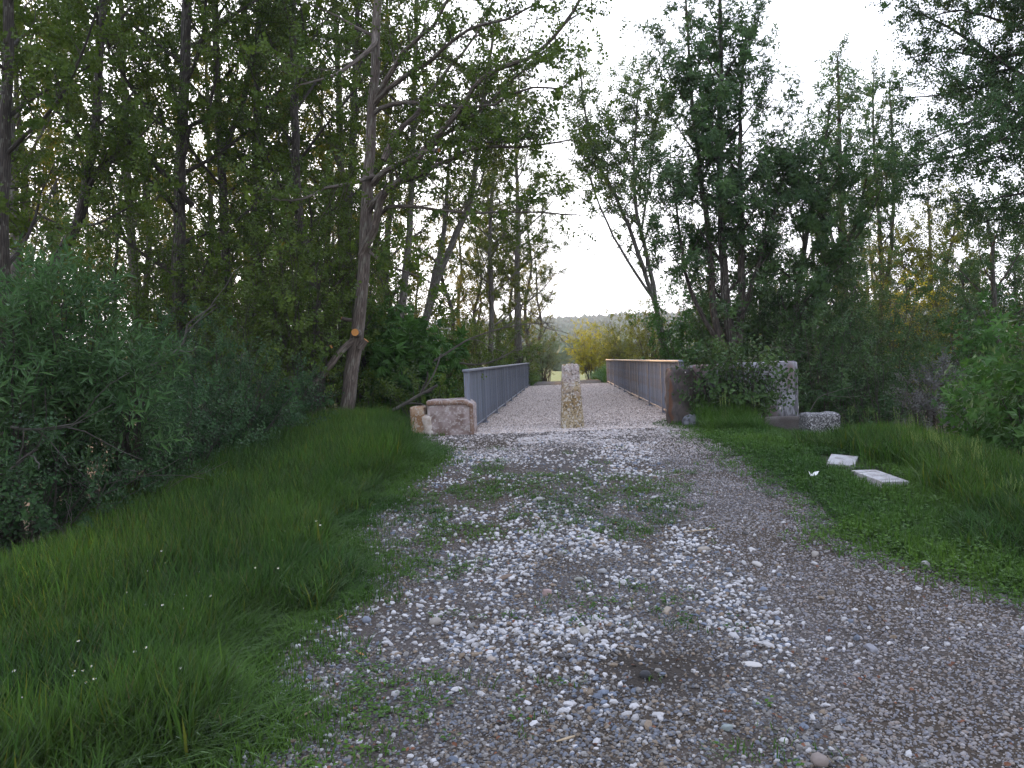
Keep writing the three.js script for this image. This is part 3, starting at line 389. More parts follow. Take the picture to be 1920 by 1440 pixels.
const SHRUBS = [
{c:[-4.84,1.6,-6.8],rx:0.56,ry:0.49,label:'bright green willow bush with narrow leaves at the left edge',leaf:'willow',tone:6,n:18,name:'willow_bush',dens:1.0,cat:'shrub',group:null},
{c:[-4.25,1.06,-6.9],rx:0.3,ry:0.27,label:'low willow bush spilling in front of the hawthorn',leaf:'willow',tone:6,n:10,name:'willow_bush',dens:1.0,cat:'shrub',group:null},
{c:[-4.79,1.22,-6.0],rx:0.41,ry:0.41,label:'shaded willow bush at the very left edge',leaf:'willow',tone:6,n:10,name:'willow_bush',dens:1.0,cat:'shrub',group:null},
{c:[-4.54,0.19,-8.4],rx:0.84,ry:0.72,label:'dark low hawthorn bush at the edge of the tall grass',leaf:'small',tone:7,n:16,name:'hawthorn_bush',dens:1.3,cat:'shrub',group:null},
{c:[-4.49,0.12,-6.9],rx:0.67,ry:0.54,label:'darkest hawthorn bush low in the corner behind bare twigs',leaf:'small',tone:7,n:16,name:'hawthorn_bush',dens:1.3,cat:'shrub',group:null},
{c:[-4.54,0.19,-5.9],rx:0.63,ry:0.46,label:'deep shaded bush at the foot of the left slope',leaf:'small',tone:7,n:14,name:'hawthorn_bush',dens:1.2,cat:'shrub',group:null},
{c:[-4.43,0.6,-9.6],rx:0.89,ry:0.89,label:'broad hawthorn bush in the middle of the left thicket',leaf:'small',tone:7,n:18,name:'hawthorn_bush',dens:1.3,cat:'shrub',group:null},
{c:[-4.18,0.39,-10.8],rx:0.85,ry:0.77,label:'rounded hawthorn bush beside the foot of the leaning tree',leaf:'small',tone:7,n:16,name:'hawthorn_bush',dens:1.3,cat:'shrub',group:null},
{c:[-5.58,1.2,-10.6],rx:0.91,ry:0.83,label:'tall hawthorn bush behind the willow leaves',leaf:'small',tone:7,n:16,name:'hawthorn_bush',dens:1.2,cat:'shrub',group:null},
{c:[-5.2,1.61,-12.2],rx:1.05,ry:1.05,label:'leafy bush under the thick dark trunks',leaf:'alder',tone:0,n:14,name:'alder_bush',dens:1.2,cat:'shrub',group:null},
{c:[-7.67,2.51,-13.0],rx:1.11,ry:1.11,label:'shadowy leafy bush behind the willow',leaf:'alder',tone:0,n:14,name:'alder_bush',dens:1.2,cat:'shrub',group:null},
{c:[-9.17,2.58,-13.0],rx:1.02,ry:1.02,label:'dim leafy bush far behind the left willow',leaf:'alder',tone:0,n:12,name:'alder_bush',dens:1.1,cat:'shrub',group:null},
{c:[-5.24,2.17,-16.0],rx:1.03,ry:1.26,label:'leafy alder bush behind the sawn trunk',leaf:'alder',tone:0,n:14,name:'alder_bush',dens:1.2,cat:'shrub',group:null},
{c:[-4.46,2.83,-12.6],rx:0.9,ry:1.08,label:'tall bright leafy alder bush left of the leaning tree',leaf:'alder',tone:14,n:14,name:'young_alder',dens:1.1,cat:'shrub',group:null},
{c:[-6.04,2.88,-13.6],rx:1.12,ry:1.21,label:'bright leafy alder bush below the forked trunk',leaf:'alder',tone:14,n:14,name:'young_alder',dens:1.1,cat:'shrub',group:null},
{c:[-7.89,3.34,-15.0],rx:1.07,ry:1.18,label:'leafy alder bush around the thick dark trunk',leaf:'alder',tone:14,n:12,name:'young_alder',dens:1.1,cat:'shrub',group:null},
{c:[-4.54,3.79,-15.5],rx:0.83,ry:1.33,label:'narrow leafy alder bush behind the leaning trunk',leaf:'alder',tone:14,n:14,name:'young_alder',dens:1.1,cat:'shrub',group:null},
{c:[-6.3,4.93,-18.0],rx:1.41,ry:1.41,label:'high leafy alder growth among the dark trunks',leaf:'alder',tone:14,n:12,name:'young_alder',dens:1.1,cat:'shrub',group:null},
{c:[-3.02,1.04,-15.2],rx:0.92,ry:0.76,label:'bright broad-leaved chestnut shrub beside the left railing',leaf:'chestnut',tone:8,n:13,name:'chestnut_shrub',dens:1.0,cat:'shrub',group:null},
{c:[-3.97,1.66,-16.5],rx:0.71,ry:0.71,label:'broad-leaved chestnut sapling behind the leaning trunk',leaf:'chestnut',tone:8,n:9,name:'chestnut_shrub',dens:0.9,cat:'shrub',group:null},
{c:[-3.64,0.32,-14.0],rx:0.7,ry:0.45,label:'low sprawling shrub between the leaning tree and concrete block',leaf:'alder',tone:0,n:14,name:'low_shrub',dens:1.2,cat:'shrub',group:null},
{c:[-2.45,0.52,-13.2],rx:0.66,ry:0.33,label:'low leafy shrub behind the left concrete block',leaf:'alder',tone:0,n:10,name:'low_shrub',dens:1.2,cat:'shrub',group:null},
{c:[-3.68,1.82,-24.0],rx:1.2,ry:1.03,label:'dark bush behind the chestnut shrub',leaf:'far',tone:0,n:14,name:'dark_bush',dens:1.2,cat:'shrub',group:null},
{c:[-2.98,1.48,-27.0],rx:1.35,ry:1.06,label:'dark bush behind the near end of the left railing',leaf:'far',tone:0,n:14,name:'dark_bush',dens:1.2,cat:'shrub',group:null},
{c:[-2.08,1.7,-31.0],rx:1.11,ry:1.22,label:'dark bush behind the far end of the left railing',leaf:'far',tone:0,n:14,name:'dark_bush',dens:1.2,cat:'shrub',group:null},
{c:[-6.06,3.31,-24.0],rx:1.37,ry:1.37,label:'tall shaded bush behind the pale trunks',leaf:'far',tone:0,n:14,name:'dark_bush',dens:1.2,cat:'shrub',group:null},
{c:[-1.13,1.37,-40.0],rx:1.0,ry:0.91,label:'bluish green bush past the far end of the left railing',leaf:'small2',tone:9,n:14,name:'sallow_bush',dens:1.3,cat:'shrub',group:null},
{c:[-1.24,2.44,-55.0],rx:1.26,ry:0.86,label:'pale green bush beside the path beyond the bridge',leaf:'small2',tone:9,n:10,name:'sallow_bush',dens:1.2,cat:'shrub',group:null},
{c:[1.91,1.91,-50.0],rx:1.64,ry:1.5,label:'yellow-leaved round tree beyond the right railing',leaf:'far',tone:10,n:20,name:'yellow_tree',dens:1.6,cat:'tree',group:null},
{c:[3.45,1.98,-44.0],rx:1.57,ry:1.73,label:'yellow-green bush above the far right railing',leaf:'far',tone:4,n:16,name:'yellow_green_bush',dens:1.0,cat:'shrub',group:null},
{c:[4.1,2.02,-36.0],rx:1.16,ry:1.8,label:'green sapling thicket behind the middle of the right railing',leaf:'far',tone:4,n:14,name:'thicket_bush',dens:0.8,cat:'shrub',group:null},
{c:[3.66,1.92,-22.0],rx:1.26,ry:1.41,label:'fresh green maple bush behind the bramble',leaf:'maple',tone:11,n:14,name:'maple_bush',dens:1.0,cat:'shrub',group:null},
{c:[4.73,2.48,-20.0],rx:1.29,ry:1.57,label:'dense shadowed maple bush behind the wall',leaf:'maple',tone:3,n:16,name:'maple_bush',dens:1.1,cat:'shrub',group:null},
{c:[5.42,0.8,-15.5],rx:1.22,ry:1.11,label:'dark leafy bush behind the small lichen block',leaf:'alder',tone:3,n:18,name:'dark_bush',dens:1.3,cat:'shrub',group:null},
{c:[5.84,1.77,-18.0],rx:1.41,ry:1.41,label:'dark leafy bush rising over the end of the wall',leaf:'alder',tone:3,n:18,name:'dark_bush',dens:1.3,cat:'shrub',group:null},
{c:[7.7,1.74,-19.0],rx:1.49,ry:1.49,label:'tall dark bush left of the yellow undergrowth',leaf:'alder',tone:3,n:18,name:'dark_bush',dens:1.2,cat:'shrub',group:null},
{c:[5.82,0.01,-14.0],rx:0.9,ry:0.8,label:'dark bush in the hollow behind the verge',leaf:'alder',tone:3,n:16,name:'dark_bush',dens:1.3,cat:'shrub',group:null},
{c:[11.55,2.04,-25.0],rx:1.07,ry:1.25,label:'yellow undergrowth bush lit from behind',leaf:'far',tone:10,n:12,name:'undergrowth_bush',dens:1.0,cat:'shrub',group:null},
{c:[12.27,1.46,-24.0],rx:1.37,ry:1.37,label:'yellow-green undergrowth bush among thin trunks',leaf:'far',tone:4,n:14,name:'undergrowth_bush',dens:1.0,cat:'shrub',group:null},
{c:[5.59,0.13,-11.5],rx:0.49,ry:0.62,label:'grey-leaved bush in the hollow by the verge',leaf:'small',tone:12,n:14,name:'grey_bush',dens:1.2,cat:'shrub',group:null},
{c:[7.24,0.73,-13.0],rx:0.74,ry:0.93,label:'green leafy bush behind the grey-leaved bush',leaf:'maple',tone:11,n:14,name:'leafy_bush',dens:1.0,cat:'shrub',group:null},
{c:[5.39,0.04,-9.6],rx:0.48,ry:0.62,label:'dark maple bush at the right edge of the verge',leaf:'maple',tone:11,n:14,name:'maple_bush',dens:1.0,cat:'shrub',group:null},
{c:[5.22,0.37,-8.5],rx:0.55,ry:0.79,label:'dark bush cut by the right edge',leaf:'maple',tone:11,n:12,name:'maple_bush',dens:1.0,cat:'shrub',group:null},
{c:[2.51,0.66,-11.25],rx:0.72,ry:0.4,label:'bramble tangle growing over the concrete wall',leaf:'bramble',tone:13,n:26,name:'bramble',dens:1.0,cat:'shrub',group:null}
];
const MODELS = [{name:'woodland_tree',tone:1,bare:0.3,dens:2.6,len0:2.5,up:0.3,prof:'oval',leaf:'far'},{name:'woodland_tree',tone:5,bare:0.12,dens:2.4,len0:2.3,up:0.3,prof:'oval',leaf:'far'},{name:'woodland_tree',tone:5,bare:0.08,dens:2.4,len0:2.4,up:0.2,prof:'cone',leaf:'far'},{name:'woodland_tree',tone:4,bare:0.08,dens:2.4,len0:2.3,up:0.25,prof:'cone',leaf:'far'},{name:'woodland_tree',tone:3,bare:0.12,dens:2.6,len0:2.5,up:0.3,prof:'oval',leaf:'far'},{name:'canopy_tree',tone:0,bare:0.36,dens:4.2,len0:4.6,up:0.12,prof:'oval',leaf:'far'}];
const BACK = [
{x:-11.85,z:-15,top:11.89,m:0,turn:2.03,label:'tall green woodland tree deep in the wood, left of the slanting trunk'},
{x:-17.94,z:-26,top:13.58,m:1,turn:0.95,label:'tall green woodland tree deep in the wood, left of the slanting trunk'},
{x:-22.2,z:-34,top:12.39,m:1,turn:4.09,label:'mid-height yellow-green woodland tree deep in the wood, behind the slanting trunk and sapling'},
{x:-13.51,z:-24,top:11.37,m:1,turn:0.45,label:'mid-height green woodland tree deep in the wood, behind the slanting trunk and sapling'},
{x:-19.5,z:-36,top:10.97,m:1,turn:3.37,label:'low yellow-green woodland tree deep in the wood, right of the thick dark trunk'},
{x:-12.56,z:-27,top:14.4,m:1,turn:2.3,label:'tall green woodland tree deep in the wood, right of the thick dark trunk'},
{x:-13.99,z:-33,top:13.01,m:1,turn:0.36,label:'mid-height yellow-green woodland tree deep in the wood, left of the leaning tree'},
{x:-7.98,z:-22,top:12.71,m:1,turn:3.19,label:'tall green woodland tree deep in the wood, left of the leaning tree'},
{x:-9.28,z:-30,top:13.84,m:1,turn:0.24,label:'mid-height yellow-green woodland tree deep in the wood, straight behind the leaning tree'},
{x:-10.85,z:-38,top:13.12,m:2,turn:2.72,label:'mid-height yellow-green woodland tree deep in the wood, straight behind the leaning tree'},
{x:-15.45,z:-41,top:11.95,m:1,turn:0.44,label:'low yellow-green woodland tree deep in the wood, left of the leaning tree'},
{x:-5.46,z:-25,top:13.67,m:1,turn:0.57,label:'tall green woodland tree deep in the wood, between the leaning tree and pale trunks'},
{x:-8.14,z:-34,top:13.45,m:1,turn:2.67,label:'mid-height yellow-green woodland tree deep in the wood, straight behind the leaning tree'},
{x:-4.97,z:-33,top:9.39,m:2,turn:5.19,label:'low yellow-green woodland tree deep in the wood, between the leaning tree and pale trunks'},
{x:-5.42,z:-42,top:11.6,m:1,turn:0.78,label:'low yellow-green woodland tree deep in the wood, behind the left railing near the sky gap'},
{x:-13.15,z:-18,top:11.36,m:1,turn:1.4,label:'tall green woodland tree deep in the wood, left of the slanting trunk'},
{x:-9.63,z:-17,top:11.67,m:0,turn:3.94,label:'tall green woodland tree deep in the wood, behind the slanting trunk and sapling'},
{x:-7.76,z:-19,top:13.34,m:1,turn:5.95,label:'tall green woodland tree deep in the wood, left of the leaning tree'},
{x:-5.71,z:-20,top:13.22,m:0,turn:3.62,label:'tall green woodland tree deep in the wood, straight behind the leaning tree'},
{x:-3.73,z:-34,top:7.88,m:2,turn:2.49,label:'low yellow-green woodland tree deep in the wood, behind the left railing near the sky gap'},
{x:-18.6,z:-30,top:8.36,m:1,turn:6.13,label:'low yellow-green woodland tree deep in the wood, behind the slanting trunk and sapling'},
{x:-15.08,z:-30,top:9.91,m:2,turn:0.29,label:'mid-height yellow-green woodland tree deep in the wood, right of the thick dark trunk'},
{x:-12.69,z:-28,top:7.62,m:0,turn:5.39,label:'low green woodland tree deep in the wood, right of the thick dark trunk'},
{x:-9.05,z:-26,top:7.56,m:1,turn:1.82,label:'low green woodland tree deep in the wood, left of the leaning tree'},
{x:-15.03,z:-36,top:8.37,m:1,turn:0.91,label:'low yellow-green woodland tree deep in the wood, left of the leaning tree'},
{x:-9.15,z:-30,top:7.83,m:2,turn:0.74,label:'low yellow-green woodland tree deep in the wood, straight behind the leaning tree'},
{x:-13.29,z:-24,top:5.95,m:0,turn:1.94,label:'low green woodland tree deep in the wood, behind the slanting trunk and sapling'},
{x:-6.94,z:-28,top:6.49,m:1,turn:5.13,label:'low green woodland tree deep in the wood, straight behind the leaning tree'},
{x:-16.4,z:-24,top:6.29,m:0,turn:1.13,label:'low green woodland tree deep in the wood, behind the slanting trunk and sapling'},
{x:-6.83,z:-36,top:7.67,m:2,turn:3.65,label:'low yellow-green woodland tree deep in the wood, between the leaning tree and pale trunks'},
{x:-20.75,z:-28,top:9.1,m:0,turn:4.01,label:'low green woodland tree deep in the wood, left of the slanting trunk'},
{x:-4.47,z:-40,top:7.09,m:2,turn:2.34,label:'low yellow-green woodland tree deep in the wood, behind the left railing near the sky gap'},
{x:-10.71,z:-22,top:4.98,m:0,turn:3.44,label:'low green woodland tree deep in the wood, right of the thick dark trunk'},
{x:-7.87,z:-21,top:4.53,m:1,turn:0.39,label:'low green woodland tree deep in the wood, left of the leaning tree'},
{x:-3.37,z:-38,top:11.32,m:1,turn:0.37,label:'mid-height yellow-green woodland tree deep in the wood, behind the left railing near the sky gap'},
{x:-2.8,z:-40,top:9.27,m:2,turn:1.29,label:'low yellow-green woodland tree deep in the wood, behind the left railing near the sky gap'},
{x:-1.51,z:-46,top:8.45,m:1,turn:4.27,label:'low yellow-green woodland tree deep in the wood, behind the left railing near the sky gap'},
{x:-1.79,z:-44,top:10.95,m:2,turn:2.69,label:'low yellow-green woodland tree deep in the wood, behind the left railing near the sky gap'},
{x:6.76,z:-38,top:7.54,m:2,turn:1.97,label:'low yellow-green woodland tree behind the fresh green maple bush'},
{x:8.27,z:-30,top:7.89,m:3,turn:3.68,label:'tall yellow-green woodland tree behind the tall maple'},
{x:11.82,z:-36,top:7.41,m:2,turn:2.85,label:'low yellow-green woodland tree behind the tall maple'},
{x:13.65,z:-34,top:6.22,m:3,turn:1.88,label:'low yellow-green woodland tree beside the pointed poplar'},
{x:17.87,z:-40,top:4.56,m:2,turn:4.99,label:'low yellow-green woodland tree behind the yellow undergrowth'},
{x:18.97,z:-36,top:5.3,m:3,turn:4.39,label:'low yellow-green woodland tree behind the yellow undergrowth'},
{x:19.11,z:-33,top:4.64,m:2,turn:1.53,label:'low yellow-green woodland tree at the right edge'},
{x:16.6,z:-26,top:4.86,m:3,turn:3.61,label:'low dark green woodland tree at the right edge'},
{x:7.19,z:-24,top:4.02,m:4,turn:3.3,label:'low dark green woodland tree behind the tall maple'},
{x:8.36,z:-22,top:3.08,m:3,turn:5.5,label:'low dark green woodland tree beside the pointed poplar'},
{x:11.24,z:-26,top:2.12,m:4,turn:4.58,label:'low dark green woodland tree behind the yellow undergrowth'},
{x:15.45,z:-28,top:2.61,m:3,turn:1.81,label:'low dark green woodland tree at the right edge'},
{x:16.53,z:-34,top:3.51,m:2,turn:6.16,label:'low yellow-green woodland tree behind the yellow undergrowth'},
{x:11.43,z:-32,top:8.85,m:3,turn:0.74,label:'tall yellow-green woodland tree beside the pointed poplar'},
{x:15.57,z:-40,top:8.52,m:2,turn:2.63,label:'tall yellow-green woodland tree beside the pointed poplar'},
{x:13.0,z:-22,top:2.25,m:3,turn:4.75,label:'low dark green woodland tree at the right edge'},
{x:-4.9,z:0.9,top:11,m:5,turn:-10.37,label:'broad tree outside the picture on the left, roofing over the near path'},
{x:4.9,z:1.9,top:11.5,m:5,turn:13.17,label:'broad tree outside the picture on the right, roofing over the near path'},
{x:-4.7,z:5.2,top:12,m:5,turn:-5.61,label:'broad tree behind the camera on the left bank'},
{x:4.7,z:6.2,top:12,m:5,turn:17.01,label:'broad tree behind the camera on the right bank'},
{x:-6.6,z:-2.6,top:10,m:4,turn:-17.78,label:'tree just outside the picture beside the willow bush'},
{x:6.8,z:-1.5,top:9,m:4,turn:14.14,label:'tree just outside the picture beside the right verge'}
];
const PROF = { cone: (t) => 0.22 + 0.85 * Math.pow(1 - t, 0.8), oval: (t) => 0.25 + 0.85 * Math.sin(Math.PI * Math.pow(t, 0.8)) };
const cutMat = std([0.55, 0.25, 0.07], 0.8, { map: tex(128, 128, (u, v) => { const q = Math.hypot(u - 0.5, v - 0.5), k = 0.8 + 0.25 * Math.sin(q * 120 + 3 * noise(u * 6, v * 6)); return [k, k * 0.95, k * 0.85]; }) });
function grow(t, ti) {
  const b = t.stems[0].p[0], base = V(b[0], Math.min(b[1], height(b[0], b[2])), b[2]);
  if (b[1] > base.y + 0.05) t.stems[0].p.unshift([b[0], base.y - 0.15, b[2]]);
  const root = thing(t.name, t.label, t.category, base.toArray(), t.group);
  const pl = new Plant(base, 1000 + ti * 17, { tone: t.tone, up: t.up, gap: t.group ? 0.10 : t.key === 'main' ? 0.125 : t.key === 'over' ? 0.065 : 0.08, subgap: t.group ? 0.22 : t.key === 'over' ? 0.12 : 0.155 }), r = pl.r;
  for (const s of t.stems) {
    const pts = smoothLine(s.p, 0.45, r, 0.04), n = pts.length - 1;
    const rad = pts.map((_, i) => mix(s.r0, s.r1, Math.pow(i / n, 0.9)) * (i === 0 && s === t.stems[0] ? 1.25 : 1));
    pl.w.tube(pts, rad, s.r0 > 0.09 ? 10 : 6);
    let len = 0; for (let i = 1; i <= n; i++) len += pts[i].distanceTo(pts[i - 1]);
    const count = Math.round(t.dens * len * (1 - s.bare)); let az = r() * 6.28;
    for (let k = 0; k < count; k++) {
      const f = mix(s.bare, 1, Math.pow((k + r()) / count, 0.85)), u = f * n, i = Math.min(n - 1, Math.floor(u)), p = pts[i].clone().lerp(pts[i + 1], u - i);
      az += 2.4 + (r() - 0.5); const T = pts[i + 1].clone().sub(pts[i]).normalize(), tt = (f - s.bare) / (1 - s.bare);
      const d = V(Math.cos(az), 0.15 + t.up * 1.2 + 0.5 * tt, Math.sin(az)).addScaledVector(T, 0.25).normalize();
      pl.limb(p, d, t.len0 * PROF[t.prof](tt) * (0.7 + 0.5 * r()), Math.max(0.012, Math.min(rad[i] * 0.42, 0.05)));
    }
    pl.twig(pts[n], UP);
  }
  for (const s of t.limbs ?? []) {
    const pts = smoothLine(s.p, 0.25, r, 0.05), n = pts.length - 1, rad = pts.map((_, i) => mix(s.r0, s.r1, Math.pow(i / n, 0.7)));
    pl.w.tube(pts, rad, 7); pl.dress(pts, rad, 0.22, 0.85);
    for (let i = 3; i < n; i += 3) { const T = pts[i + 1].clone().sub(pts[i]).normalize(), sd = rdir(r); sd.y = Math.abs(sd.y) * 0.6; pl.limb(pts[i], T.clone().multiplyScalar(0.9).add(sd.multiplyScalar(0.8)).normalize(), 0.6 + r() * 1.1 * (1 - 0.5 * i / n), Math.max(0.008, rad[i] * 0.4)); }
  }
  const bm = t.key === 'main' ? BARK[2] : t.tone === 1 || t.tone === 2 || t.tone === 4 ? BARK[1] : BARK[0];
  for (const s of t.bare ?? []) {
    const pts = smoothLine(s.p, 0.2, r, 0.02), n = pts.length - 1;
    pl.w.tube(pts, pts.map((_, i) => mix(s.r0, s.r1, i / n)), 8);
    const e = pts[n], d = e.clone().sub(pts[n - 1]).normalize(), cut = mesh('sawn_cut', new THREE.CylinderGeometry(s.r1 * 0.98, s.r1 * 0.98, 0.012, 14), cutMat, root);
    cut.position.copy(e).sub(base); cut.quaternion.setFromUnitVectors(UP, d); cut.userData.label = 'fresh orange sawn branch end';
  }
  pl.finish(root, 'trunk', 'crown', bm, t.leaf);
  if (t.key === 'main') { // the large sawn stub that faces the path
    const at = V(-3.56, 1.70, -12.78).sub(base), stub = mesh('sawn_stub', new THREE.CylinderGeometry(0.068, 0.085, 0.22, 12), bm, root), d = V(0.12, 0.05, 1).normalize();
    stub.position.copy(at); stub.quaternion.setFromUnitVectors(UP, d);
    const cut = mesh('sawn_cut', new THREE.CylinderGeometry(0.062, 0.062, 0.012, 16), cutMat, stub); cut.position.set(0, 0.115, 0); cut.userData.label = 'round orange sawn face of a cut branch';
  }
  return root;
}
TREES.forEach(grow);
// the wood behind: copies of a few model trees
{
  const made = [];
  for (const b of BACK) {
    const g = height(b.x, b.z), H = 12, s = (b.top - g) / H, m = MODELS[b.m]; let o = made[b.m];
    if (!o) { const r = rng(60 + b.m), x = b.x, z = b.z, p = []; for (let k = 0; k <= 5; k++) p.push([x + (r() - 0.5) * 0.5, g - 0.15 + H * k / 5, z + (r() - 0.5) * 0.5]); o = made[b.m] = grow({ ...m, bare: [], label: b.label, category: 'tree', group: 'trees deep in the wood', stems: [{ p, r0: 0.15, r1: 0.03, bare: m.bare }] }, 90 + b.m); }
    else { o = o.clone(); o.name = numbered(m.name); scene.add(o); }
    o.userData = { label: b.label, category: 'tree', group: /camera|outside/.test(b.label) ? 'trees around the camera' : b.label.includes('deep in') ? 'trees deep in the left wood' : 'trees behind the right shrubs' };
    o.position.set(b.x, g, b.z); o.scale.set(mix(s, 1, 0.35), s, mix(s, 1, 0.35)); o.rotation.y = b.turn;
  }
}
SHRUBS.forEach((s, si) => {
  const c = V(...s.c), g = height(c.x, c.z), onWall = s.name === 'bramble', base = V(c.x, onWall ? -0.05 : g, c.z);
  const root = thing(s.name, s.label, s.cat, base.toArray(), s.group);
  const small = s.leaf === 'small', pl = new Plant(base, 5000 + si * 31, { tone: s.tone, up: onWall ? -0.25 : 0.12, gap: small ? 0.10 : c.z < -12 ? 0.14 : 0.12, subgap: small ? 0.16 : c.z < -12 ? 0.24 : 0.18 }), r = pl.r;
  const topY = c.y + s.ry, lowY = Math.max(c.y - s.ry, g + 0.1), n = Math.round(s.n * 1.5);
  for (let k = 0; k < n; k++) {
    // a stem that arches out to a point on the shrub's outline
    const a = k * 2.4 + r() * 0.8, v = mix(-0.75, 1, Math.pow((k + 0.5) / n, 0.8)), h = Math.sqrt(1 - v * v * 0.98), e = 0.8 + r() * 0.3;
    const tip = V(c.x + Math.cos(a) * h * s.rx * e, clamp(c.y + v * s.ry * (0.88 + r() * 0.2), lowY, topY), c.z + Math.sin(a) * h * Math.min(s.rx, 1.6) * e * (onWall ? 0.3 : 0.85));
    const root0 = V(c.x + Math.cos(a) * s.rx * (onWall ? 0.8 : 0.2) * r(), base.y - 0.05, c.z + Math.sin(a) * (onWall ? 0.12 : s.rx * 0.2 * r()));
    const mid = root0.clone().lerp(tip, 0.5).add(V(0, (topY - base.y) * (onWall ? 0.35 : 0.10), 0));
    const pts = smoothLine([root0.toArray(), mid.toArray(), tip.toArray()], 0.25, r, 0.06), m = pts.length - 1, rad = pts.map((_, i) => mix(small ? 0.02 : 0.024, 0.004, i / m));
    pl.w.tube(pts, rad, 4); pl.dress(pts, rad, (lowY - base.y) / Math.max(0.3, topY - base.y) * 0.6 + 0.1, clamp(s.rx * 0.55 * s.dens, 0.25, 1.0));
  }
  pl.finish(root, 'stems', 'foliage', BARK[0], s.leaf, s.leaf === 'chestnut' ? MAT.glossy : MAT.leaf);
});
// ------------------------------------------------------------------ rough stone and concrete
function roughBox(w, h, d, o = {}) {
  const { span = 1.1 * Math.max(w, h, d), seg = 0.05, amp = 0.012, round = 0.025, seed = 1, shape, fine = 0.004 } = o;
  const g0 = new THREE.BoxGeometry(w, h, d, Math.max(2, Math.round(w / seg)), Math.max(2, Math.round(h / seg)), Math.max(2, Math.round(d / seg)));
  g0.deleteAttribute('uv'); g0.deleteAttribute('normal');
  const g = mergeVertices(g0, 1e-5), p = g.attributes.position, v = V(0, 0, 0), c = V(0, 0, 0);
  for (let i = 0; i < p.count; i++) {
    v.fromBufferAttribute(p, i); c.set(clamp(v.x, -w / 2 + round, w / 2 - round), clamp(v.y, -h / 2 + round, h / 2 - round), clamp(v.z, -d / 2 + round, d / 2 - round));
    const n = v.clone().sub(c); if (n.length() > 1e-6) v.copy(c).addScaledVector(n.normalize(), round);
    const k = (fbm(v.x * 4 + seed, v.y * 4, v.z * 4 + seed * 3, 3) - 0.5) * 2 * amp + (fbm(v.x * 22 + seed, v.y * 22, v.z * 22, 2) - 0.5) * 2 * fine;
    v.addScaledVector(n.lengthSq() ? n : UP, k); if (shape) shape(v); p.setXYZ(i, v.x, v.y, v.z);
  }
  const q = g.toNonIndexed(); const gs = g.clone(); gs.computeVertexNormals();
  // box-projected uv in metres, smooth normals
  const idx = g.index.array, uv = [], nn = [], pp = [], a = V(), b = V(), e = V();
  for (let f = 0; f < idx.length; f += 3) {
    a.fromBufferAttribute(p, idx[f]); b.fromBufferAttribute(p, idx[f + 1]); e.fromBufferAttribute(p, idx[f + 2]);
    const N = b.clone().sub(a).cross(e.clone().sub(a)), ax = Math.abs(N.x), ay = Math.abs(N.y), az = Math.abs(N.z);
    for (const [k, P] of [[idx[f], a], [idx[f + 1], b], [idx[f + 2], e]]) {
      pp.push(P.x, P.y, P.z); nn.push(gs.attributes.normal.getX(k), gs.attributes.normal.getY(k), gs.attributes.normal.getZ(k));
      uv.push(...(az >= ax && az >= ay ? [P.x, P.y] : ax >= ay ? [P.z + 0.37, P.y] : [P.x, P.z]).map((c) => c / span + 0.5));
    }
  }
  q.dispose();
  const out = new THREE.BufferGeometry();
  out.setAttribute('position', new THREE.Float32BufferAttribute(pp, 3)); out.setAttribute('normal', new THREE.Float32BufferAttribute(nn, 3)); out.setAttribute('uv', new THREE.Float32BufferAttribute(uv, 2));
  return out;
}
const grain = tex(256, 256, (u, v, i, j) => { const n = 0.6 * hash(i, j, 3) + 0.4 * hash(i >> 1, j >> 1, 8); return [n, n, n]; }, [2.5, 2.5], false);
function stone(rgb2, seed, f, size = 256) { // colours blotched by fine and coarse noise; f may add more
  return std([1, 1, 1], 0.95, {
    map: tex(size, size, (u, v, i, j) => {
      const n = fbm(u * 7 + seed, v * 7, seed, 5), k = ss(0.3, 0.7, n), s = 0.82 + 0.36 * hash(i, j, seed);
      let c = rgb2[0].map((a, q) => mix(a, rgb2[1][q], k) * s); if (f) c = f(c, u, v, i, j); return c;
    }), bumpMap: grain, bumpScale: 0.004,
  });
}
const over = (c, d, k) => c.map((a, i) => mix(a, d[i], k));

// tapered marker post in the middle of the path
{
  const t = thing('marker_post', 'tapered weathered concrete post standing in the middle of the path', 'post', [0.11, -0.03, -11.62]);
  const g = roughBox(0.37, 1.06, 0.34, { seg: 0.028, amp: 0.014, round: 0.03, seed: 4, fine: 0.007, shape: (v) => { const k = (v.y + 0.53) / 1.06, f = mix(1, 0.7, k); v.x *= f; v.z *= f; if (k > 0.93) v.y += (noise(v.x * 22, v.z * 22, 5) - 0.5) * 0.06; } });
  const m = stone([[0.22, 0.15, 0.07], [0.32, 0.255, 0.16]], 11, (c, u, v) => {
    c = over(c, [0.32, 0.265, 0.255], ss(0.55, 0.85, v + 0.5 * (fbm(u * 14, v * 14, 4) - 0.5))); // ochre lichen gives out towards the top
    c = over(c, [0.50, 0.48, 0.45], ss(0.53, 0.66, fbm(u * 70, v * 55, 9, 4)) * 0.75);
    return over(c, [0.06, 0.045, 0.03], ss(0.57, 0.7, fbm(u * 60 + 8, v * 60, 19, 4)) * 0.8);
  }, 512);
  const b = mesh('shaft', g, m, t); b.position.y = 0.5;
}
